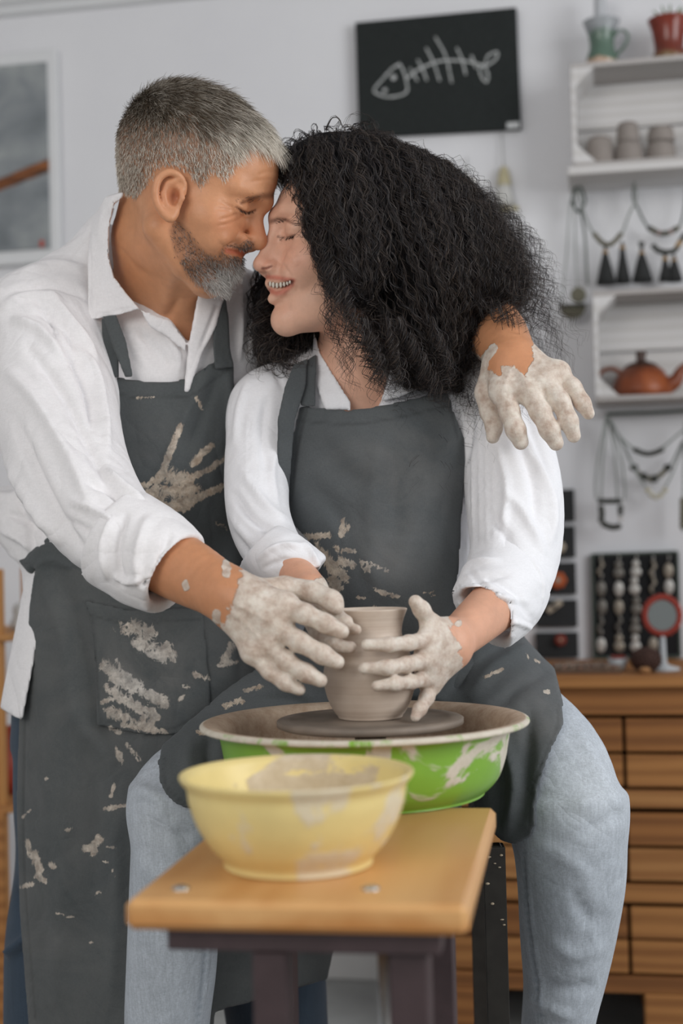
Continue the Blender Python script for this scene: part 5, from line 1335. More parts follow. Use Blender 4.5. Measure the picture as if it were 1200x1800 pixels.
V = folds(V, Q, tucks + [
    ([(870, 780), (890, 860), (880, 950)], 9, 3.5), ([(905, 760), (935, 840), (945, 930)], 12, -4), ([(940, 800), (970, 880), (968, 960)], 10, 4), ([(880, 860), (920, 900), (960, 980)], 10, 3), ([(860, 900), (900, 960), (935, 1020)], 9, -3.5), ([(920, 720), (950, 790), (975, 860)], 9, -3), ([(830, 700), (826, 760), (818, 820)], 7, -3), ([(930, 980), (950, 1020), (945, 1080)], 8, 3),
    ([(405, 860), (440, 910), (490, 940)], 9, -3.5), ([(402, 900), (440, 950), (480, 965)], 8, 3.5), ([(420, 820), (470, 890), (510, 920)], 9, 3), ([(404, 930), (440, 975), (470, 985)], 7, -2.5), ([(440, 660), (420, 720), (412, 790)], 8, 2.5), ([(470, 690), (460, 760), (470, 830)], 9, -3), ([(495, 760), (478, 830), (490, 900)], 8, 2.5), ([(440, 640), (480, 650), (500, 690)], 7, -2)], 1.8)
bl = pobj('blouse', V, Q, cotton, woman)
# rolled cuffs
def cuff(rows, cuts, inner, fl, name='rolled_cuff', h=.003):
    lo, hi = bounds([(r[0], r[1], r[2]) for r in rows], .095); K = SDF(lo, hi, h); chp(K, rows, .008, smooth=3)
    for p_, a_, b_ in cuts: K.F = np.maximum(K.F, cut_plane(K, W(*p_), W(*a_) - W(*b_))).astype(np.float32)
    chp(K, inner, .004, 'sub'); V, Q = K.mesh(relax=2); V = folds(V, Q, fl, 1.8); return pobj(name, V, Q, cotton, woman)
cuff([(900, 1005, 1.665, 76), (880, 1045, 1.635, 80), (856, 1076, 1.605, 72)], [((846, 1086, 1.602), (820, 1108, 1.60), (885, 1050, 1.62)), ((905, 1000, 1.67), (885, 1050, 1.62), (820, 1108, 1.60))], [(885, 1050, 1.63, 52), (830, 1100, 1.57, 58)],
     [([(790, 1020), (830, 990), (880, 985)], 7, 3), ([(782, 1050), (820, 1020), (900, 1010)], 7, -3), ([(800, 1065), (850, 1045), (930, 1060)], 8, 3), ([(850, 1010), (900, 1040), (935, 1090)], 7, -2.5), ([(880, 1090), (910, 1095), (945, 1110)], 5, 2.5), ([(820, 1000), (850, 1030), (860, 1060)], 6, -2)])
cuff([(466, 968, 1.645, 54), (500, 985, 1.605, 52), (540, 1004, 1.590, 42)], [((545, 1010, 1.58), (560, 1040, 1.595), (505, 985, 1.60)), ((462, 955, 1.65), (505, 985, 1.60), (560, 1040, 1.595))], [(520, 1005, 1.60, 30), (560, 1040, 1.58, 32)],
     [([(450, 985), (490, 960), (540, 960)], 6, 3), ([(460, 1000), (500, 985), (555, 990)], 6, -2.5), ([(530, 950), (550, 975), (566, 1010)], 5, 2.5)])
# collar of the blouse
lo, hi = bounds([(520, 560, 1.86), (740, 720, 1.62)], .02); K = SDF(lo, hi, .0028)
ecol(K, [(610, 560, 740, 1.80, .045), (650, 500, 800, 1.80, .065), (700, 480, 850, 1.795, .090), (800, 490, 840, 1.795, .108)], .02)
chp(K, [(625, 470, 1.75, 64), (628, 560, 1.755, 66), (640, 640, 1.765, 74)], .025)
a_, b_, D_ = local_px(K)
G = np.minimum(shell(K.F, a_, b_, D_, [(552, 580), (562, 620), (590, 665), (616, 706), (616, 722), (570, 722), (556, 680), (548, 630)], .005, .003), shell(K.F, a_, b_, D_, [(700, 610), (740, 620), (745, 680), (700, 700), (668, 706), (682, 660)], .005, .003, 1.80))
V, Q = K.mesh(G, 2); pobj('collar', V, Q, cotton, woman).parent = bl
b = MB(); D_ = 1.675; 
for i in range(1): b.ell(W(686, 687, D_) - wl, (.0048, .0022, .0048), 16, 8)
b.build('button', m_plain('pearl_button', 'cfcfd2', .3), bl, True)

# ------------------------------------------------------------------ woman's apron
lo, hi = bounds([(262, 670, 1.38), (1020, 670, 1.92), (262, 1500, 1.38), (1020, 1500, 1.92)], .005)
S = SDF(lo, hi, .0038)
brow_ = [(650, 480, 830, 1.80, .080), (700, 478, 850, 1.795, .098), (800, 480, 845, 1.795, .114), (900, 490, 840, 1.805, .118), (1000, 495, 850, 1.81, .124), (1100, 490, 880, 1.82, .13), (1180, 480, 900, 1.83, .13)]
ecol(S, brow_, .03)
BF = S.F.copy()
chp(S, [(585, 1180, 1.80, 112), (430, 1282, 1.73, 97), (330, 1375, 1.66, 90), (306, 1420, 1.65, 84)], .05, smooth=4)
chp(S, [(735, 1175, 1.80, 118), (860, 1240, 1.76, 112), (945, 1325, 1.69, 104), (985, 1420, 1.65, 98)], .05, smooth=4)
chp(S, [(500, 1250, 1.78, 60), (640, 1300, 1.82, 60), (800, 1260, 1.78, 60)], .05)
chp(S, [(870, 1300, 1.68, 50), (890, 1400, 1.66, 45), (900, 1470, 1.65, 35)], .03)
PX, PY, D = local_px(S)
poly = [(527, 712), (560, 716), (610, 722), (670, 712), (740, 697), (788, 686), (800, 730), (816, 770), (818, 830), (812, 900), (808, 985), (800, 1060), (850, 1120), (905, 1115), (953, 1105), (970, 1125), (976, 1180), (990, 1235), (990, 1275), (960, 1340),
        (945, 1390), (940, 1450), (935, 1470), (905, 1486), (880, 1478), (850, 1450), (700, 1440), (420, 1440), (345, 1426), (315, 1418), (292, 1400), (279, 1372), (276, 1340), (282, 1312), (330, 1268), (395, 1212), (470, 1160), (530, 1110), (568, 1040), (548, 960), (508, 915), (500, 860), (508, 790)]
G = shell(S.F, PX, PY, D, poly, .006, .0032, 1.84)
V, Q = S.mesh(G, 2)
V = folds(V, Q, [([(530, 736), (610, 742), (690, 732), (792, 708)], 2.2, -1.0), ([(530, 715), (610, 724), (690, 714), (788, 690)], 4, 1.0), ([(537, 716), (520, 800), (513, 870)], 2.2, -.9), ([(792, 712), (806, 770)], 2.2, -.9),
    ([(560, 760), (600, 830), (680, 860)], 22, -3.5), ([(680, 740), (660, 820), (650, 900), (660, 1000)], 16, 3), ([(700, 760), (690, 850), (700, 950)], 18, -3.5), ([(780, 780), (740, 900), (700, 1000), (690, 1060)], 22, 3.5), ([(560, 900), (620, 960), (680, 1060)], 18, 3), ([(540, 840), (600, 920), (650, 1040)], 16, -3),
    ([(820, 1230), (870, 1170), (940, 1125)], 14, 5), ([(780, 1230), (840, 1160), (920, 1115)], 12, -5), ([(850, 1260), (920, 1200), (970, 1180)], 12, -3.5), ([(880, 1290), (905, 1380), (890, 1470)], 10, 6), ([(870, 1300), (878, 1380), (872, 1460)], 9, -7), ([(930, 1250), (925, 1340), (915, 1450)], 12, -5), ([(800, 1215), (815, 1180), (835, 1140)], 6, -6),
    ([(981, 1240), (978, 1280), (950, 1345), (934, 1395), (930, 1465)], 2.5, -1.2), ([(288, 1330), (288, 1372), (306, 1400), (345, 1416)], 2.5, -1.2), ([(340, 1290), (330, 1340), (350, 1400)], 14, 4), ([(370, 1280), (370, 1340), (385, 1400)], 12, -5), ([(470, 1190), (520, 1210), (560, 1250)], 14, 4), ([(440, 1230), (500, 1230), (560, 1240)], 10, -4)], 1.3)
px, py, _ = PROJ(V)
ws = splat([(605, 915, -6, 25, 7, .98), (608, 935, 6, -10, 6, .95), (540, 945, 36, -4, 9, 1.0), (556, 960, 20, 18, 12, .86), (575, 985, 14, 20, 13, .84), (600, 985, 18, 8, 10, .90), (598, 1005, 12, 14, 9, .95), (585, 1020, 10, 14, 12, .88), (632, 985, 10, 18, 4, 1.05), (642, 988, 8, 16, 4, 1.0), (650, 990, 30, 14, 5, 1.0), (655, 1035, 20, 8, 6, 1.0), (672, 1044, 28, 4, 5, .95), (628, 1050, 12, 2, 5, .95), (660, 1068, 28, 6, 8, .92), (505, 920, 10, 20, 5, .85), (590, 960, 14, 30, 7, .82), (575, 1040, 14, 10, 8, .9), (605, 965, 20, 5, 6, .8),
    (852, 1190, 30, -14, 4, .95), (940, 1160, 8, 4, 4, .9), (430, 1215, 26, -8, 6, .9), (395, 1240, 30, -10, 8, .9), (350, 1285, 10, 4, 6, .85), (745, 1040, 20, 6, 4, .8), (925, 1150, 4, 8, 3, .9), (955, 1215, 8, 2, 4, .95)])
dust = .10 + .6 * soft(px, py, 700, 830, 90) + .5 * soft(px, py, 680, 990, 60) + .55 * soft(px, py, 930, 1250, 70)
wa = pobj('apron', V, Q, apron_w, woman, tint=seams(px, py, [[(530, 740), (610, 746), (690, 736), (792, 712)], [(540, 716), (522, 800), (515, 870)], [(790, 712), (804, 770)], [(981, 1240), (978, 1280), (950, 1345), (934, 1395), (930, 1465)], [(288, 1330), (288, 1372), (306, 1400), (345, 1416)]]), clay=stroke_mask(px, py, ws), dust=np.clip(dust, 0, 1))
lo, hi = bounds([(470, 600, 1.86), (570, 940, 1.62)], .015); K = SDF(lo, hi, .0021)
ecol(K, [(610, 560, 740, 1.80, .048)] + brow_[:4], .02); chp(K, [(600, 640, 1.80, 48), (520, 680, 1.78, 58), (470, 730, 1.76, 69)], .03); chp(K, [(475, 715, 1.765, 66), (470, 800, 1.75, 50)], .03)
sub_sheet('neck_strap', K, K.F, [(528, 640), (556, 622), (556, 650), (554, 714), (527, 714), (530, 680)], .008, .0025, apron_w, wa, woman, 1.83, clay=z0)
sub_sheet('neck_strap', K, K.F, [(516, 640), (541, 630), (537, 680), (518, 740), (513, 800), (507, 880), (494, 900), (487, 840), (487, 740), (500, 680)], .014, .0022, apron_w, wa, woman, 1.84, clay=z0)
# ================================================================== BENCH, BOWLS, POT
def at(px, py, z):
    """point on the horizontal plane z seen at the pixel"""
    r = W(px, py, 1.0) - TC; return TC + r * ((z - TC[2]) / r[2])
pine = m_wood('varnished_pine', 'bd8249', 'dbab72', 1, 6, .38, 7)
steel = m_plain('brown_painted_steel', '46383a', .45, .2, 40); dsteel = m_plain('dark_steel', '36332f', .4, .25, 50, metal=.3)
chrome = m_plain('brushed_chrome', 'b6b8b8', .25, .1, 30, metal=.8)
pA = at(218, 1582, CAM_H - .2625); pB = at(822, 1592, CAM_H - .2625)
BZ = CAM_H - .2625
u = (pB - pA); u[2] = 0; bw = np.linalg.norm(u); u /= bw
bearing = math.atan2(u[1], u[0]); vb = np.array([-u[1], u[0], 0])
bc = (pA + pB) / 2
BL = .378
bench = empty('work_bench', (bc[0], bc[1], 0), bearing, 'varnished pine bench on brown steel legs holding both basins', 'bench')
b = MB(); b.box((0, BL / 2, BZ - .0115), (bw, BL, .023), .005); o = b.build('bench_top', pine, bench)
def on_b(px, py, z): q = at(px, py, z) - np.array([bc[0], bc[1], 0]); return np.array([q @ np.append(u[:2], 0), q @ np.append(vb[:2], 0), z])
for x, y in ((318, 1562), (651, 1562)):
    q = on_b(x, y, BZ); b = MB(); b.lathe([(0, .0022), (.004, .0022), (.0062, .0014), (.007, 0), (.007, -.004), (0, -.004)], c=(q[0], q[1], BZ), seg=20); b.build('bolt', chrome, bench, True)
zt = BZ - .023
b = MB(); b.box((.002, .035, zt - .010), (.208, .028, .0195), .0015); b.build('cross_rail', steel, bench)
b = MB(); b.box((.002, .335, zt - .010), (.205, .028, .0195), .0015); b.build('cross_rail', steel, bench)
for x in (-.075, .085):
    b = MB(); b.box((x, .19, zt - .011), (.024, .30, .020), .0015); b.build('side_rail', steel, bench)
b = MB(); b.box((-.024, .038, (zt - .020) / 2), (.027, .026, zt - .020), .002); b.build('leg', steel, bench)
b = MB(); b.box((.080, .048, (zt - .020) / 2), (.030, .030, zt - .020), .002); b.build('leg', steel, bench)
b = MB(); b.tube([(.060, .085, zt - .02), (.060, .085, .0)], .0105, 20); b.build('tube_leg', chrome, bench, True)
for x in (-.08, .075):
    b = MB(); b.box((x, .335, (zt - .020) / 2), (.026, .026, zt - .020), .002); b.build('leg', steel, bench)
# ---- stool under the woman, its dark angle-iron leg shows right of the bench
st = empty('stool', (W(700, 1300, 1.80)[0], W(700, 1300, 1.80)[1], 0), 0, 'dark angle-iron stool under the woman, clay-splashed leg right of the bench', 'stool')
def lf(P): return np.asarray(P) - np.array(st.location)
L1 = lf(W(872, 1640, 1.60)); sz_ = W(700, 1310, 1.82)[2]; fz_ = W(868, 1490, 1.60)[2]
def angle_leg(x, y, z, name='leg'):
    b = MB(); b.box((x, y, z / 2), (.025, .004, z), .0008); b.box((x + .0105, y + .012, z / 2), (.004, .024, z), .0008); return b.build(name, dsteel, st)
lg = angle_leg(L1[0], L1[1], fz_)
L2 = lf(W(845, 1640, 1.93)); angle_leg(L2[0], L2[1], fz_)
for q_ in (W(716, 1640, 1.61), W(700, 1640, 1.90)):
    L3 = lf(q_)
    angle_leg(L3[0], L3[1], fz_)
L3 = lf(W(716, 1640, 1.61)); b = MB(); b.box(((L1[0] + L3[0]) / 2, L1[1] + .02, fz_ - .012), (L1[0] - L3[0] + .02, .022, .022), .001); b.build('rail', dsteel, st)
b = MB(); b.lathe([(0, sz_ - .16), (.11, sz_ - .16), (.115, sz_ - .15), (.11, sz_ - .135), (0, sz_ - .135)], seg=36); b.build('seat', dsteel, st, True)
claym = m_plain('dried_clay', 'b5a58f', .85, .15, 60, bump=.4)
b = MB(); r4 = random.Random(4)
for i in range(9): b.ell((r4.uniform(-.010, .010) + L1[0], L1[1] - .0022, fz_ - r4.uniform(0, .10)), (r4.uniform(.0008, .0028), .0010, r4.uniform(.0006, .0016)), 8, 5)
o = b.build('clay_splashes', claym, lg, True); tag(o, kind='stuff')
# ---- bowls
def splashy(name, base, rough=.35, amt=.47, thr_sc=9, c2=('c9c0ae', 'dcd4c6'), inner=None, zlo=None):
    t = NT(name); n = t.noise(thr_sc, 5, .6, dist=.5)
    col = t.mix(1.0, lin(base), t.ramp(t.noise(20, 4), [(.3, .92), (.7, 1.05)]), 'MULTIPLY')
    m = t.ramp(n, [(1 - amt, 0.0), (1 - amt + .035, 1.0)])
    cn = t.noise(70, 5, .7); cc = t.ramp(cn, [(.3, lin(c2[0])), (.7, lin(c2[1]))])
    if inner:
        at_ = t.attr('clay'); m = t.math('MAXIMUM', m, t.math('MULTIPLY', t.math('SUBTRACT', t.math('ADD', at_, t.math('MULTIPLY', t.noise(30, 5, .65, dist=.6), .9)), .95), 10, True))
        cc = t.mix(t.attr('dust'), cc, t.ramp(cn, [(.3, lin('a38a73')), (.7, lin('c4b19c'))]))
    m = t.math('MINIMUM', m, 1.0); col = t.mix(m, col, cc)
    t.bump(t.math('ADD', m, t.math('MULTIPLY', cn, m)), .3, .001)
    return t.set(col, t.math('ADD', t.math('MULTIPLY', m, .35), rough), 0, .4)
def bowl(name, c, prof, mat, label, claf=None, seg=96, cat='bowl'):
    prof = np.array(prof); P = spline(np.column_stack([prof, np.zeros(len(prof))]), 5)[:, :2]
    a = np.linspace(0, 2 * np.pi, seg, endpoint=False); n = len(P)
    V = np.concatenate([np.stack([r * np.cos(a), r * np.sin(a), np.full(seg, z)], 1) for r, z in P])
    F = np.array([(i*seg+j, i*seg+(j+1) % seg, (i+1)*seg+(j+1) % seg, (i+1)*seg+j) for i in range(n-1) for j in range(seg)])
    me = mesh_np(name, V, F, True)
    idx = np.repeat(np.arange(n), seg) / n; ang = np.tile(a, n)
    cl, du = claf(idx, ang, V) if claf else (0*idx, 0*idx)
    fattr(me, 'clay', cl); fattr(me, 'dust', du); cattr(me, 'tint', np.ones((len(V), 3)))
    o = link(name, me, mat); o.location = c; return tag(o, label, cat)
# green basin
gc = W(640, 1265, 1.49); gr_ = M(286, 1.50); hG = gc[2] - BZ
prof = [(0, .0005), (.112, .0005), (.124, .003), (.138, .016), (.146, .035), (.150, .055), (.153, .065), (.160, .070), (.1705, .0705), (.1715, .0745), (.166, .0765), (.156, .074), (.149, .066), (.144, .045), (.134, .026), (.112, .010), (0, .008)]
s1 = hG / .075; prof = [(r, z * s1) for r, z in prof]
def gcl(i, a, V):
    rim = (i > .42) & (i < .66); ins = i >= .60
    cl = np.where(rim, .62, 0.0) + np.where(ins, .80, 0.0)
    return np.clip(cl, 0, 1), np.where(ins, 1.0, 0.0)
bowl('green_basin', (gc[0], gc[1], BZ), prof, splashy('green_enamel', '84b441', .3, .43, 9, inner=True), 'large lime green basin with a clay-caked white rim, around the wheel', gcl, cat='basin')
# wheel head
wc = W(650, 1264, 1.50)
whl = empty('pottery_wheel', (wc[0], wc[1], BZ), 0, 'flat grey wheel head inside the green basin, under the pot', 'wheel')
WZ = W(650, 1262, 1.50)[2] - BZ
wm = m_plain('clay_grey_disc', '85796d', .6, .25, 26, bump=.3)
b = MB(); b.lathe([(0, WZ - .008), (.094, WZ - .008), (.0985, WZ - .006), (.0985, WZ - .001), (.097, WZ), (.085, WZ + .0004), (.083, WZ - .0008), (.05, WZ - .0006), (.048, WZ + .0003), (0, WZ + .0003)], seg=72); b.build('disc', wm, whl, True)
b = MB(); b.lathe([(0, .0092), (.022, .0092), (.018, .02), (.016, WZ - .0085), (0, WZ - .0085)], seg=28); b.build('hub', dsteel, whl, True)
b = MB(); b.lathe([(0, -.0008), (.090, -.0008), (.095, -.006), (.095, -.085), (.088, -.092), (0, -.092)], c=(0, .012, 0), seg=48); b.build('motor_housing', dsteel, whl, True)
b = MB(); b.box((.045, .012, (-.092 - BZ) / 2), (.03, .03, BZ - .092), .002); b.box((.045, .012, .006 - BZ), (.16, .14, .012), .002); b.build('pedestal', dsteel, whl)
# pot
potm = NT('wet_clay'); zt_ = potm.noise(3, 3, .5, potm.coords((.4, .4, 60))); cc = potm.ramp(potm.math('ADD', potm.math('MULTIPLY', zt_, .6), potm.math('MULTIPLY', potm.noise(40, 4), .4)), [(.3, lin('c0ad9c')), (.7, lin('d9cabb'))])
potm.bump(zt_, .4, .0012); potm = potm.set(cc, .42, 0, .4)
pc = W(651, 1267, 1.50); kz = 1.50 / FPX
pp = [(0, 2), (50, 0), (58, 5), (69, 22), (78, 48), (81, 72), (78, 96), (69, 120), (61, 138), (59, 152), (62, 170), (68, 186), (69, 190), (67, 191), (64, 188), (58, 170), (55, 150), (62, 118), (72, 90), (75, 66), (64, 20), (0, 14)]
pot = bowl('clay_pot', (pc[0], pc[1], BZ + WZ + .0005), [(r * kz, z * kz) for r, z in pp], potm, 'round-bellied wet clay pot being shaped between their hands', cat='pot')
# yellow bowl
yc = at(520, 1518, BZ); sY = np.linalg.norm(yc[:2] - TC[:2]) / FPX
D_y = 1.17
qc = W(521, 1362, D_y); hY = qc[2] - BZ; k = M(1, D_y)
pr = [(0, .006), (.052, .006), (.054, 0), (.062, .0005), (.063, .006), (.074, .018), (.084, .034), (.0905, .052), (.0925, .064), (.097, .070), (.0985, .0735), (.0965, .0745), (.091, .071), (.088, .062), (.082, .042), (.070, .022), (.056, .011), (0, .009)]
k_ = M(206, D_y) / .0985; sz = hY / .072; pr = [(r * k_, z * sz) for r, z in pr]
def ycl(i, a, V): return np.where(i > .62, .38, .0), np.where(i > .62, .55, .1)
bowl('yellow_bowl', (qc[0], qc[1], BZ + .0004), pr, splashy('pale_yellow_enamel', 'e8d491', .38, .44, 11, ('ddd0ae', 'e6dcc2'), inner=True), 'pale yellow bowl with whitish clay smears at the front of the bench', ycl)
# ================================================================== HAIR
def m_hair(name, rough=.45, spec=.35):
    t = NT(name); return t.set(t.attr('tint', 'Color'), rough, 0, spec)
hairm = m_hair('hair_strands', .5, .3)
def hair_obj(name, P, w, col, mat, person, parent=None, kind='stuff'):
    V, Q = ribbons(P, w); c = np.repeat(np.repeat(col[:, None], P.shape[1], 1)[:, :, None], 2, 2).reshape(-1, 3)
    me = mesh_np(name, V - np.array(person.location), Q, True); cattr(me, 'tint', c)
    o = link(name, me, mat); o.parent = parent or person
    if kind: o['kind'] = kind
    return o
def unit(v): return v / (np.linalg.norm(v, axis=-1, keepdims=True) + 1e-9)

# ---- man's head hair: grows out of the sculpted scalp
V, Q, N = MAN_HEAD; g = np.random.default_rng(11)
px, py, _ = PROJ(V); lx, ly, lz = MF.local(V)
near = (N @ TW > -.35)
line = man_scalp(lx, ly, lz, px, py)
# on the far side and on top use the head's own frame instead of the outline
own = (lz > 55) | ((lx < -5) & (lz > -15))
msk = (np.where(near, line > 0, own & (lx < 84)) | ((lx < -20) & (lz > 0) & (lx > -130) & (line > -8))) & (lz > -28)
NH = 40000
pool = np.flatnonzero(msk); pw = 1 + 3.0 * np.exp(-((px[pool] - 262)**2 + (py[pool] - 176)**2) / 1400.0); idx = g.choice(pool, NH, p=pw / pw.sum())
base = V[idx] + g.normal(0, .0008, (NH, 3)); nn = N[idx]; x_, y_, z_ = lx[idx], ly[idx], lz[idx]
top = np.clip((z_ - 62) / 34, 0, 1); front = np.clip((x_ - 10) / 70, 0, 1) * top
L = (.0062 + .004 * np.clip((z_ - 20) / 50, 0, 1) + .018 * top + .003 * front) * g.uniform(.75, 1.2, len(idx))
nseg = 5
fwd = unit(MF.F[None] - nn * (nn @ MF.F)[:, None] * .9); dn = -MF.U[None]
wav = np.sin(x_ * .21 + z_ * .13 + 1.0) * np.cos(y_ * .17 + z_ * .10); wav2 = np.sin(x_ * .34 - y_ * .29)
comb = unit((MF.L[None] * .30 + MF.U[None] * .22) * (wav * (.4 + .6 * top))[:, None] + MF.U[None] * (.16 * wav2)[:, None] + nn * (.42 + .25 * top)[:, None] + fwd * (.35 + .75 * top)[:, None] + dn * (.75 * (1 - top))[:, None] + (-MF.L[None]) * (0.10 * top)[:, None] + g.normal(0, .16, nn.shape))
bend = unit(fwd * (.5 + .5 * top)[:, None] + dn * (.35 + .55 * front)[:, None] + g.normal(0, .22, nn.shape) + nn * (.1 + .25 * front)[:, None])
P = [base - nn * .001]; 
for i in range(1, nseg):
    a = i / (nseg - 1); d = unit(comb * (1 - a * .8) + bend * (a * .8)); P.append(P[-1] + d * (L / (nseg - 1))[:, None])
P = np.stack(P, 1)
w = np.interp(np.linspace(0, 1, nseg), [0, .6, 1], [1, .9, .25])[None] * g.uniform(.00038, .0006, (len(idx), 1))
ppx, ppy, _ = PROJ(base)
grey = np.clip(.06 + .95 * np.clip((ppx - 360) / 130, 0, 1) * np.clip((ppy - 150) / 70, .1, 1) + .62 * np.clip((ppy - 205) / 60, 0, 1) + .22 * wav2 * top + g.normal(0, .27, len(idx)), 0, 1)
dk_, lt_ = np.array(lin('54483a')), np.array(lin('e0d8cb'))
col = dk_ * (1 - grey[:, None]) + lt_ * grey[:, None]
hair_obj('short_hair', P, w, col, hairm, man)
# ---- beard and moustache
bd_ = -poly_sd(px, py, beard_poly); d_, _ = seg_dist(px, py, [(399, 441), (412, 443), (425, 446)])
prob = np.clip(bd_ / 14 + .25, 0, 1) * (N @ TW > -.5) * (d_ > 7) * (lz < -12) * (lx > -5); prob *= np.where((py < 455) & (px < 360), .55, 1)
n_b = 8500; idx = g.choice(len(V), n_b, p=prob / prob.sum()); base = V[idx]; nn = N[idx]; ppx, ppy, _ = PROJ(base)
chin = np.clip((ppx - 335) / 50, 0, 1) * np.clip((ppy - 455) / 35, 0, 1)
L = (.006 + .009 * chin) * g.uniform(.6, 1.25, n_b)
flow = unit(-UP[None] * .55 + RT[None] * .5 + nn * .95 + g.normal(0, .30, nn.shape))
curl = g.normal(0, 1, nn.shape); P = [base - nn * .001]
for i in range(1, 7):
    a = i / 6; d = unit(flow - UP[None] * .5 * a + curl * .5 * np.sin(a * 5 + g.uniform(0, 6, n_b))[:, None]); P.append(P[-1] + d * (L / 6)[:, None])
P = np.stack(P, 1)
w = np.interp(np.linspace(0, 1, 7), [0, .6, 1], [1, .9, .3])[None] * g.uniform(.0003, .0005, (n_b, 1))
grey = np.clip(.12 + 1.0 * chin + g.normal(0, .2, n_b), 0, 1); dk_, lt_ = np.array(lin('4a3c34')), np.array(lin('cbc7c2'))
hair_obj('beard', P, w, dk_ * (1 - grey[:, None]) + lt_ * grey[:, None], hairm, man)
def brow_hair(name, V, N, poly, width, n, L0, cdir, c, person, side=1):
    px, py, _ = PROJ(V); d, fr = seg_dist(px, py, poly); p = np.clip(1 - d / width, 0, 1) * (N @ TW > 0); idx = g.choice(len(V), n, p=p / p.sum())
    base = V[idx]; nn = N[idx]; f = unit(nn * .35 + cdir[None] + g.normal(0, .15, nn.shape)); L = L0 * g.uniform(.6, 1.2, n)
    P = np.stack([base - nn * .0005 + f * (L * t_)[:, None] for t_ in np.linspace(0, 1, 4)], 1)
    return hair_obj(name, P, np.full((n, 4), .00035) * np.array([1, 1, .8, .3]), np.tile(np.array(lin(c)), (n, 1)), hairm, person)
brow_hair('eyebrow', V, N, [(424, 357), (440, 350), (456, 345), (474, 343), (486, 343)], 7, 600, .006, -RT * .6 + UP * .3, '5a4a3f', man)
V, Q, N = WH
brow_hair('eyebrow', V, N, [(478, 389), (489, 386), (502, 387), (518, 394)], 5, 500, .005, RT * .9 - UP * .1, '2e2623', woman)
brow_hair('eyelashes', V, N, [(490, 417), (499, 418), (508, 417), (517, 414)], 1.6, 90, .005, -RT * .3 - UP * .7, '1b1615', woman)
V_, Q_, N_ = MAN_HEAD
brow_hair('eyelashes', V_, N_, [(422, 369), (434, 374), (448, 369)], 1.6, 80, .004, RT * .4 - UP * .7, '2b2320', man)

# ---- woman's hair: a dark mass and curls flowing over it
lo, hi = bounds([(420, 215, 1.52), (1000, 215, 2.0), (420, 740, 2.0), (1000, 740, 1.52)], .0)
S = SDF(lo, hi, .004)
ecol(S, [(252, 545, 655, 1.75, .045), (275, 528, 715, 1.755, .085), (310, 524, 775, 1.76, .115), (350, 536, 818, 1.765, .130), (400, 553, 858, 1.77, .140), (450, 574, 888, 1.775, .145), (500, 596, 908, 1.78, .145), (535, 612, 905, 1.78, .14), (565, 625, 862, 1.78, .13), (600, 640, 830, 1.78, .12), (640, 660, 815, 1.775, .10), (672, 690, 790, 1.77, .07)], .02)
ecol(S, [(470, 462, 500, 1.80, .03), (510, 452, 530, 1.80, .045), (560, 452, 570, 1.80, .05), (600, 458, 570, 1.80, .05), (632, 475, 550, 1.80, .035)], .03)
chp(S, [(512, 283, 1.735, 13), (542, 300, 1.70, 22), (572, 335, 1.665, 30), (592, 380, 1.655, 36), (606, 430, 1.65, 36), (622, 480, 1.655, 32)], .02)
chp(S, [(540, 285, 1.72, 30), (590, 310, 1.68, 50), (620, 370, 1.665, 60), (640, 440, 1.665, 60)], .03)
HF = S.F
Vc, Qc = S.mesh(relax=2); Nc = vnormals(Vc, Qc)
bt = NT('black_hair_mass'); bt.bump(bt.noise(55, 6, .75, bt.coords((1, 1, .5)), 2.0), 1.0, .012)
hmass = bt.set(bt.ramp(bt.noise(120, 5, .7), [(.35, lin('141318')), (.7, lin('24211f'))]), .75, 0, .15)
me = mesh_np('hair_mass', Vc - wl, Qc, True); o = link('long_hair', me, hmass, woman); whair = o
def samp(F, P):
    q = (P - S.lo) / S.h; q = np.clip(q, 0, np.array(F.shape) - 1.001); i = q.astype(int); f = q - i; out = 0
    for a in (0, 1):
        for b_ in (0, 1):
            for c in (0, 1):
                wt = (f[..., 0] if a else 1 - f[..., 0]) * (f[..., 1] if b_ else 1 - f[..., 1]) * (f[..., 2] if c else 1 - f[..., 2])
                out = out + wt * F[i[..., 0] + a, i[..., 1] + b_, i[..., 2] + c]
    return out
def grad(P):
    e = .004; return unit(np.stack([samp(HF, P + np.eye(3)[i] * e) - samp(HF, P - np.eye(3)[i] * e) for i in range(3)], -1))
g = np.random.default_rng(21)
cpx, cpy, cd = PROJ(Vc)
CR = W(548, 262, 1.75)
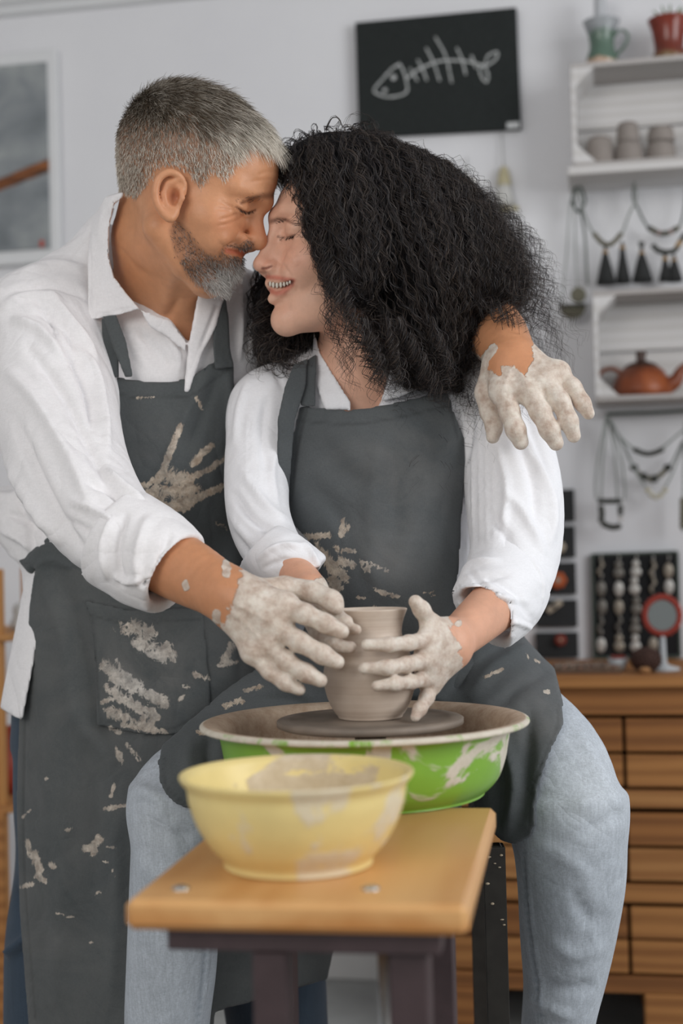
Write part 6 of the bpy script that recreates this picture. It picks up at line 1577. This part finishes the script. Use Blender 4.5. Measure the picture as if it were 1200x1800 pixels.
def curls(n, start, offs, steps, ds, amp, wl_, per, spread, out=.0, grav=.55, free=0.0):
    P = start.copy(); path = [P.copy()]
    off = offs
    wob = g.uniform(-.35, .35, (n, 3))
    for i in range(steps - 1):
        r = unit(P - CR) ; d = r * .75 - np.array([0, 0, 1.]) * (grav + .02 * i) + wob * .6
        G = grad(P); d = d - G * (d * G).sum(1)[:, None] * (1 - free); d = unit(d) + G * out
        P = P + unit(d) * ds
        v = samp(HF, P); corr = np.clip(off - v, -.004, .006) * (v < .05); P = P + grad(P) * (corr * (1 - free))[:, None]
        path.append(P.copy())
    P = np.stack(path, 1)
    T = unit(np.gradient(P, axis=1)); ref = np.array([0, 1., 0]) + 0 * T; A = unit(np.cross(T, ref)); B = np.cross(T, A)
    s = np.arange(steps)[None] * ds; ph = g.uniform(0, 2*np.pi, (n, 1)); wv = wl_ * g.uniform(.7, 1.4, (n, 1)); sg = g.choice([-1, 1], (n, 1))
    am = amp * g.uniform(.5, 1.3, (n, 1)) * np.clip(s / .03, .2, 1)
    out_ = []
    for k in range(per):
        dph = g.normal(0, .35, (n, 1)); da = g.uniform(.75, 1.25, (n, 1)); o_ = g.normal(0, spread, (n, 1, 3)) * (0.3 + s[..., None] / s.max())
        a = 2*np.pi*s/wv*sg + ph + dph
        out_.append(P + A * (am * da * np.cos(a))[..., None] + B * (am * da * np.sin(a))[..., None] + o_)
    return np.concatenate(out_)
def strands_obj(name, P, w0, cl=None, wr=(.7, 1.3)):
    n, s, _ = P.shape; w = w0 * g.uniform(*wr, (n, 1)) * np.interp(np.linspace(0, 1, s), [0, .7, 1], [1, .9, .3])[None]
    m = g.uniform(0, 1, n)[:, None] ** 1.7; col = np.array(lin('19171b')) * (1 - m) + np.array(lin('463c35')) * m
    return hair_obj(name, P, w, col, hairm, woman, whair)
front = (Nc @ TW > -.55)
idx = g.choice(np.flatnonzero(front), 2300); n = len(idx)
P = curls(n, Vc[idx] + Nc[idx] * .002, g.uniform(.0, .014, n), 30, .0052, .0038, .028, 5, .0019)
strands_obj('curls', P, .0005)
# silhouette wisps and flyaways
edge = (np.abs(Nc @ TW) < .5) & (cpx > 520) & ((cpy > 285) | (g.uniform(0, 1, len(cpx)) < .12))
idx = g.choice(np.flatnonzero(edge), 560); n = len(idx)
P = curls(n, Vc[idx], g.uniform(.008, .022, n), 26, .005, .0050, .026, 3, .003, out=.16, free=.35)
strands_obj('wisps', P, .00038)
idx = g.choice(np.flatnonzero(edge & (cpx > 700)), 260); n = len(idx)
P = curls(n, Vc[idx], g.uniform(.01, .03, n), 30, .005, .0055, .030, 3, .004, out=.45, grav=.35, free=.6)
strands_obj('flyaways', P, .00034)
# hand-placed locks beside the face and over the chest
def lock(pts, nn_, amp, wv, spread, w0, name='face_curls'):
    """pts: (px,py,distance)"""
    A0 = spline([W(*p) for p in pts], 14); s_ = len(A0); out_ = []
    T = unit(np.gradient(A0, axis=0)); A = unit(np.cross(T, np.array([0, 1., .1]))); B = np.cross(T, A)
    L = np.concatenate([[0], np.cumsum(np.linalg.norm(np.diff(A0, axis=0), axis=1))])
    for k in range(nn_):
        ph = g.uniform(0, 6.28) if spread > .002 else g.normal(0, .5); am = amp * g.uniform(.6, 1.3) * np.clip(L / .03, .15, 1); a = 2*np.pi*L/(wv*g.uniform(.9, 1.1)) + ph
        out_.append(A0 + A * (am*np.cos(a))[:, None] + B * (am*np.sin(a))[:, None] * .8 + g.normal(0, spread, (1, 3)) * np.linspace(.3, 1.3, s_)[:, None])
    return np.stack(out_), w0, name
locks = [
    lock([(520, 300, 1.66), (512, 318, 1.655), (506, 332, 1.652), (498, 345, 1.65)], 9, .002, .02, .0016, .0004),
    lock([(535, 300, 1.65), (536, 340, 1.64), (540, 380, 1.638), (554, 420, 1.63), (566, 455, 1.63)], 26, .003, .024, .0045, .0004),
    lock([(556, 340, 1.64), (562, 400, 1.625), (570, 450, 1.62), (582, 500, 1.62), (598, 540, 1.63)], 40, .004, .026, .0060, .00045),
    lock([(572, 400, 1.63), (578, 460, 1.615), (582, 520, 1.615), (584, 570, 1.62), (604, 610, 1.64), (606, 650, 1.655)], 34, .0045, .03, .0050, .00045),
    lock([(575, 430, 1.625), (590, 500, 1.61), (598, 560, 1.61), (616, 600, 1.63), (612, 650, 1.65), (626, 690, 1.655)], 16, .005, .032, .0030, .0005),
    lock([(600, 470, 1.62), (612, 540, 1.61), (628, 590, 1.62), (650, 630, 1.64), (664, 668, 1.655), (672, 694, 1.655)], 40, .006, .03, .0045, .00055),
    lock([(640, 560, 1.62), (655, 610, 1.62), (668, 650, 1.635), (682, 680, 1.65)], 36, .006, .026, .0045, .00055),
    lock([(700, 560, 1.62), (722, 610, 1.63), (745, 650, 1.65), (764, 685, 1.66), (782, 700, 1.66)], 60, .007, .028, .0050, .0006),
    lock([(680, 560, 1.62), (690, 610, 1.625), (700, 650, 1.64), (690, 680, 1.655)], 40, .006, .026, .0050, .00055),
    lock([(760, 560, 1.63), (775, 610, 1.645), (790, 650, 1.66), (776, 690, 1.66)], 40, .006, .026, .0050, .00055),
    lock([(830, 520, 1.66), (880, 548, 1.655), (905, 560, 1.66), (925, 570, 1.665)], 50, .007, .028, .0080, .0005),
    lock([(860, 470, 1.68), (905, 500, 1.67), (935, 530, 1.67), (945, 570, 1.67)], 46, .008, .03, .0080, .00045),
    lock([(850, 400, 1.70), (890, 440, 1.69), (925, 480, 1.69), (948, 520, 1.69)], 40, .006, .03, .0080, .0004),
    lock([(780, 305, 1.72), (820, 335, 1.71), (850, 352, 1.71), (880, 372, 1.71), (912, 384, 1.71)], 14, .004, .05, .0040, .0004),
    lock([(470, 500, 1.74), (456, 560, 1.735), (452, 610, 1.73), (476, 640, 1.72)], 60, .007, .028, .0075, .0005),
    lock([(500, 570, 1.74), (480, 610, 1.73), (500, 640, 1.725), (530, 625, 1.72)], 60, .007, .028, .0080, .0005),
    lock([(470, 600, 1.72), (458, 635, 1.715), (470, 648, 1.715), (480, 640, 1.715)], 8, .004, .03, .0015, .0005),
    lock([(560, 250, 1.75), (600, 243, 1.73), (650, 246, 1.72), (700, 262, 1.72)], 40, .004, .03, .0060, .0004),
]
for P, w0, nm in locks: strands_obj(nm, P, w0 * 1.1)
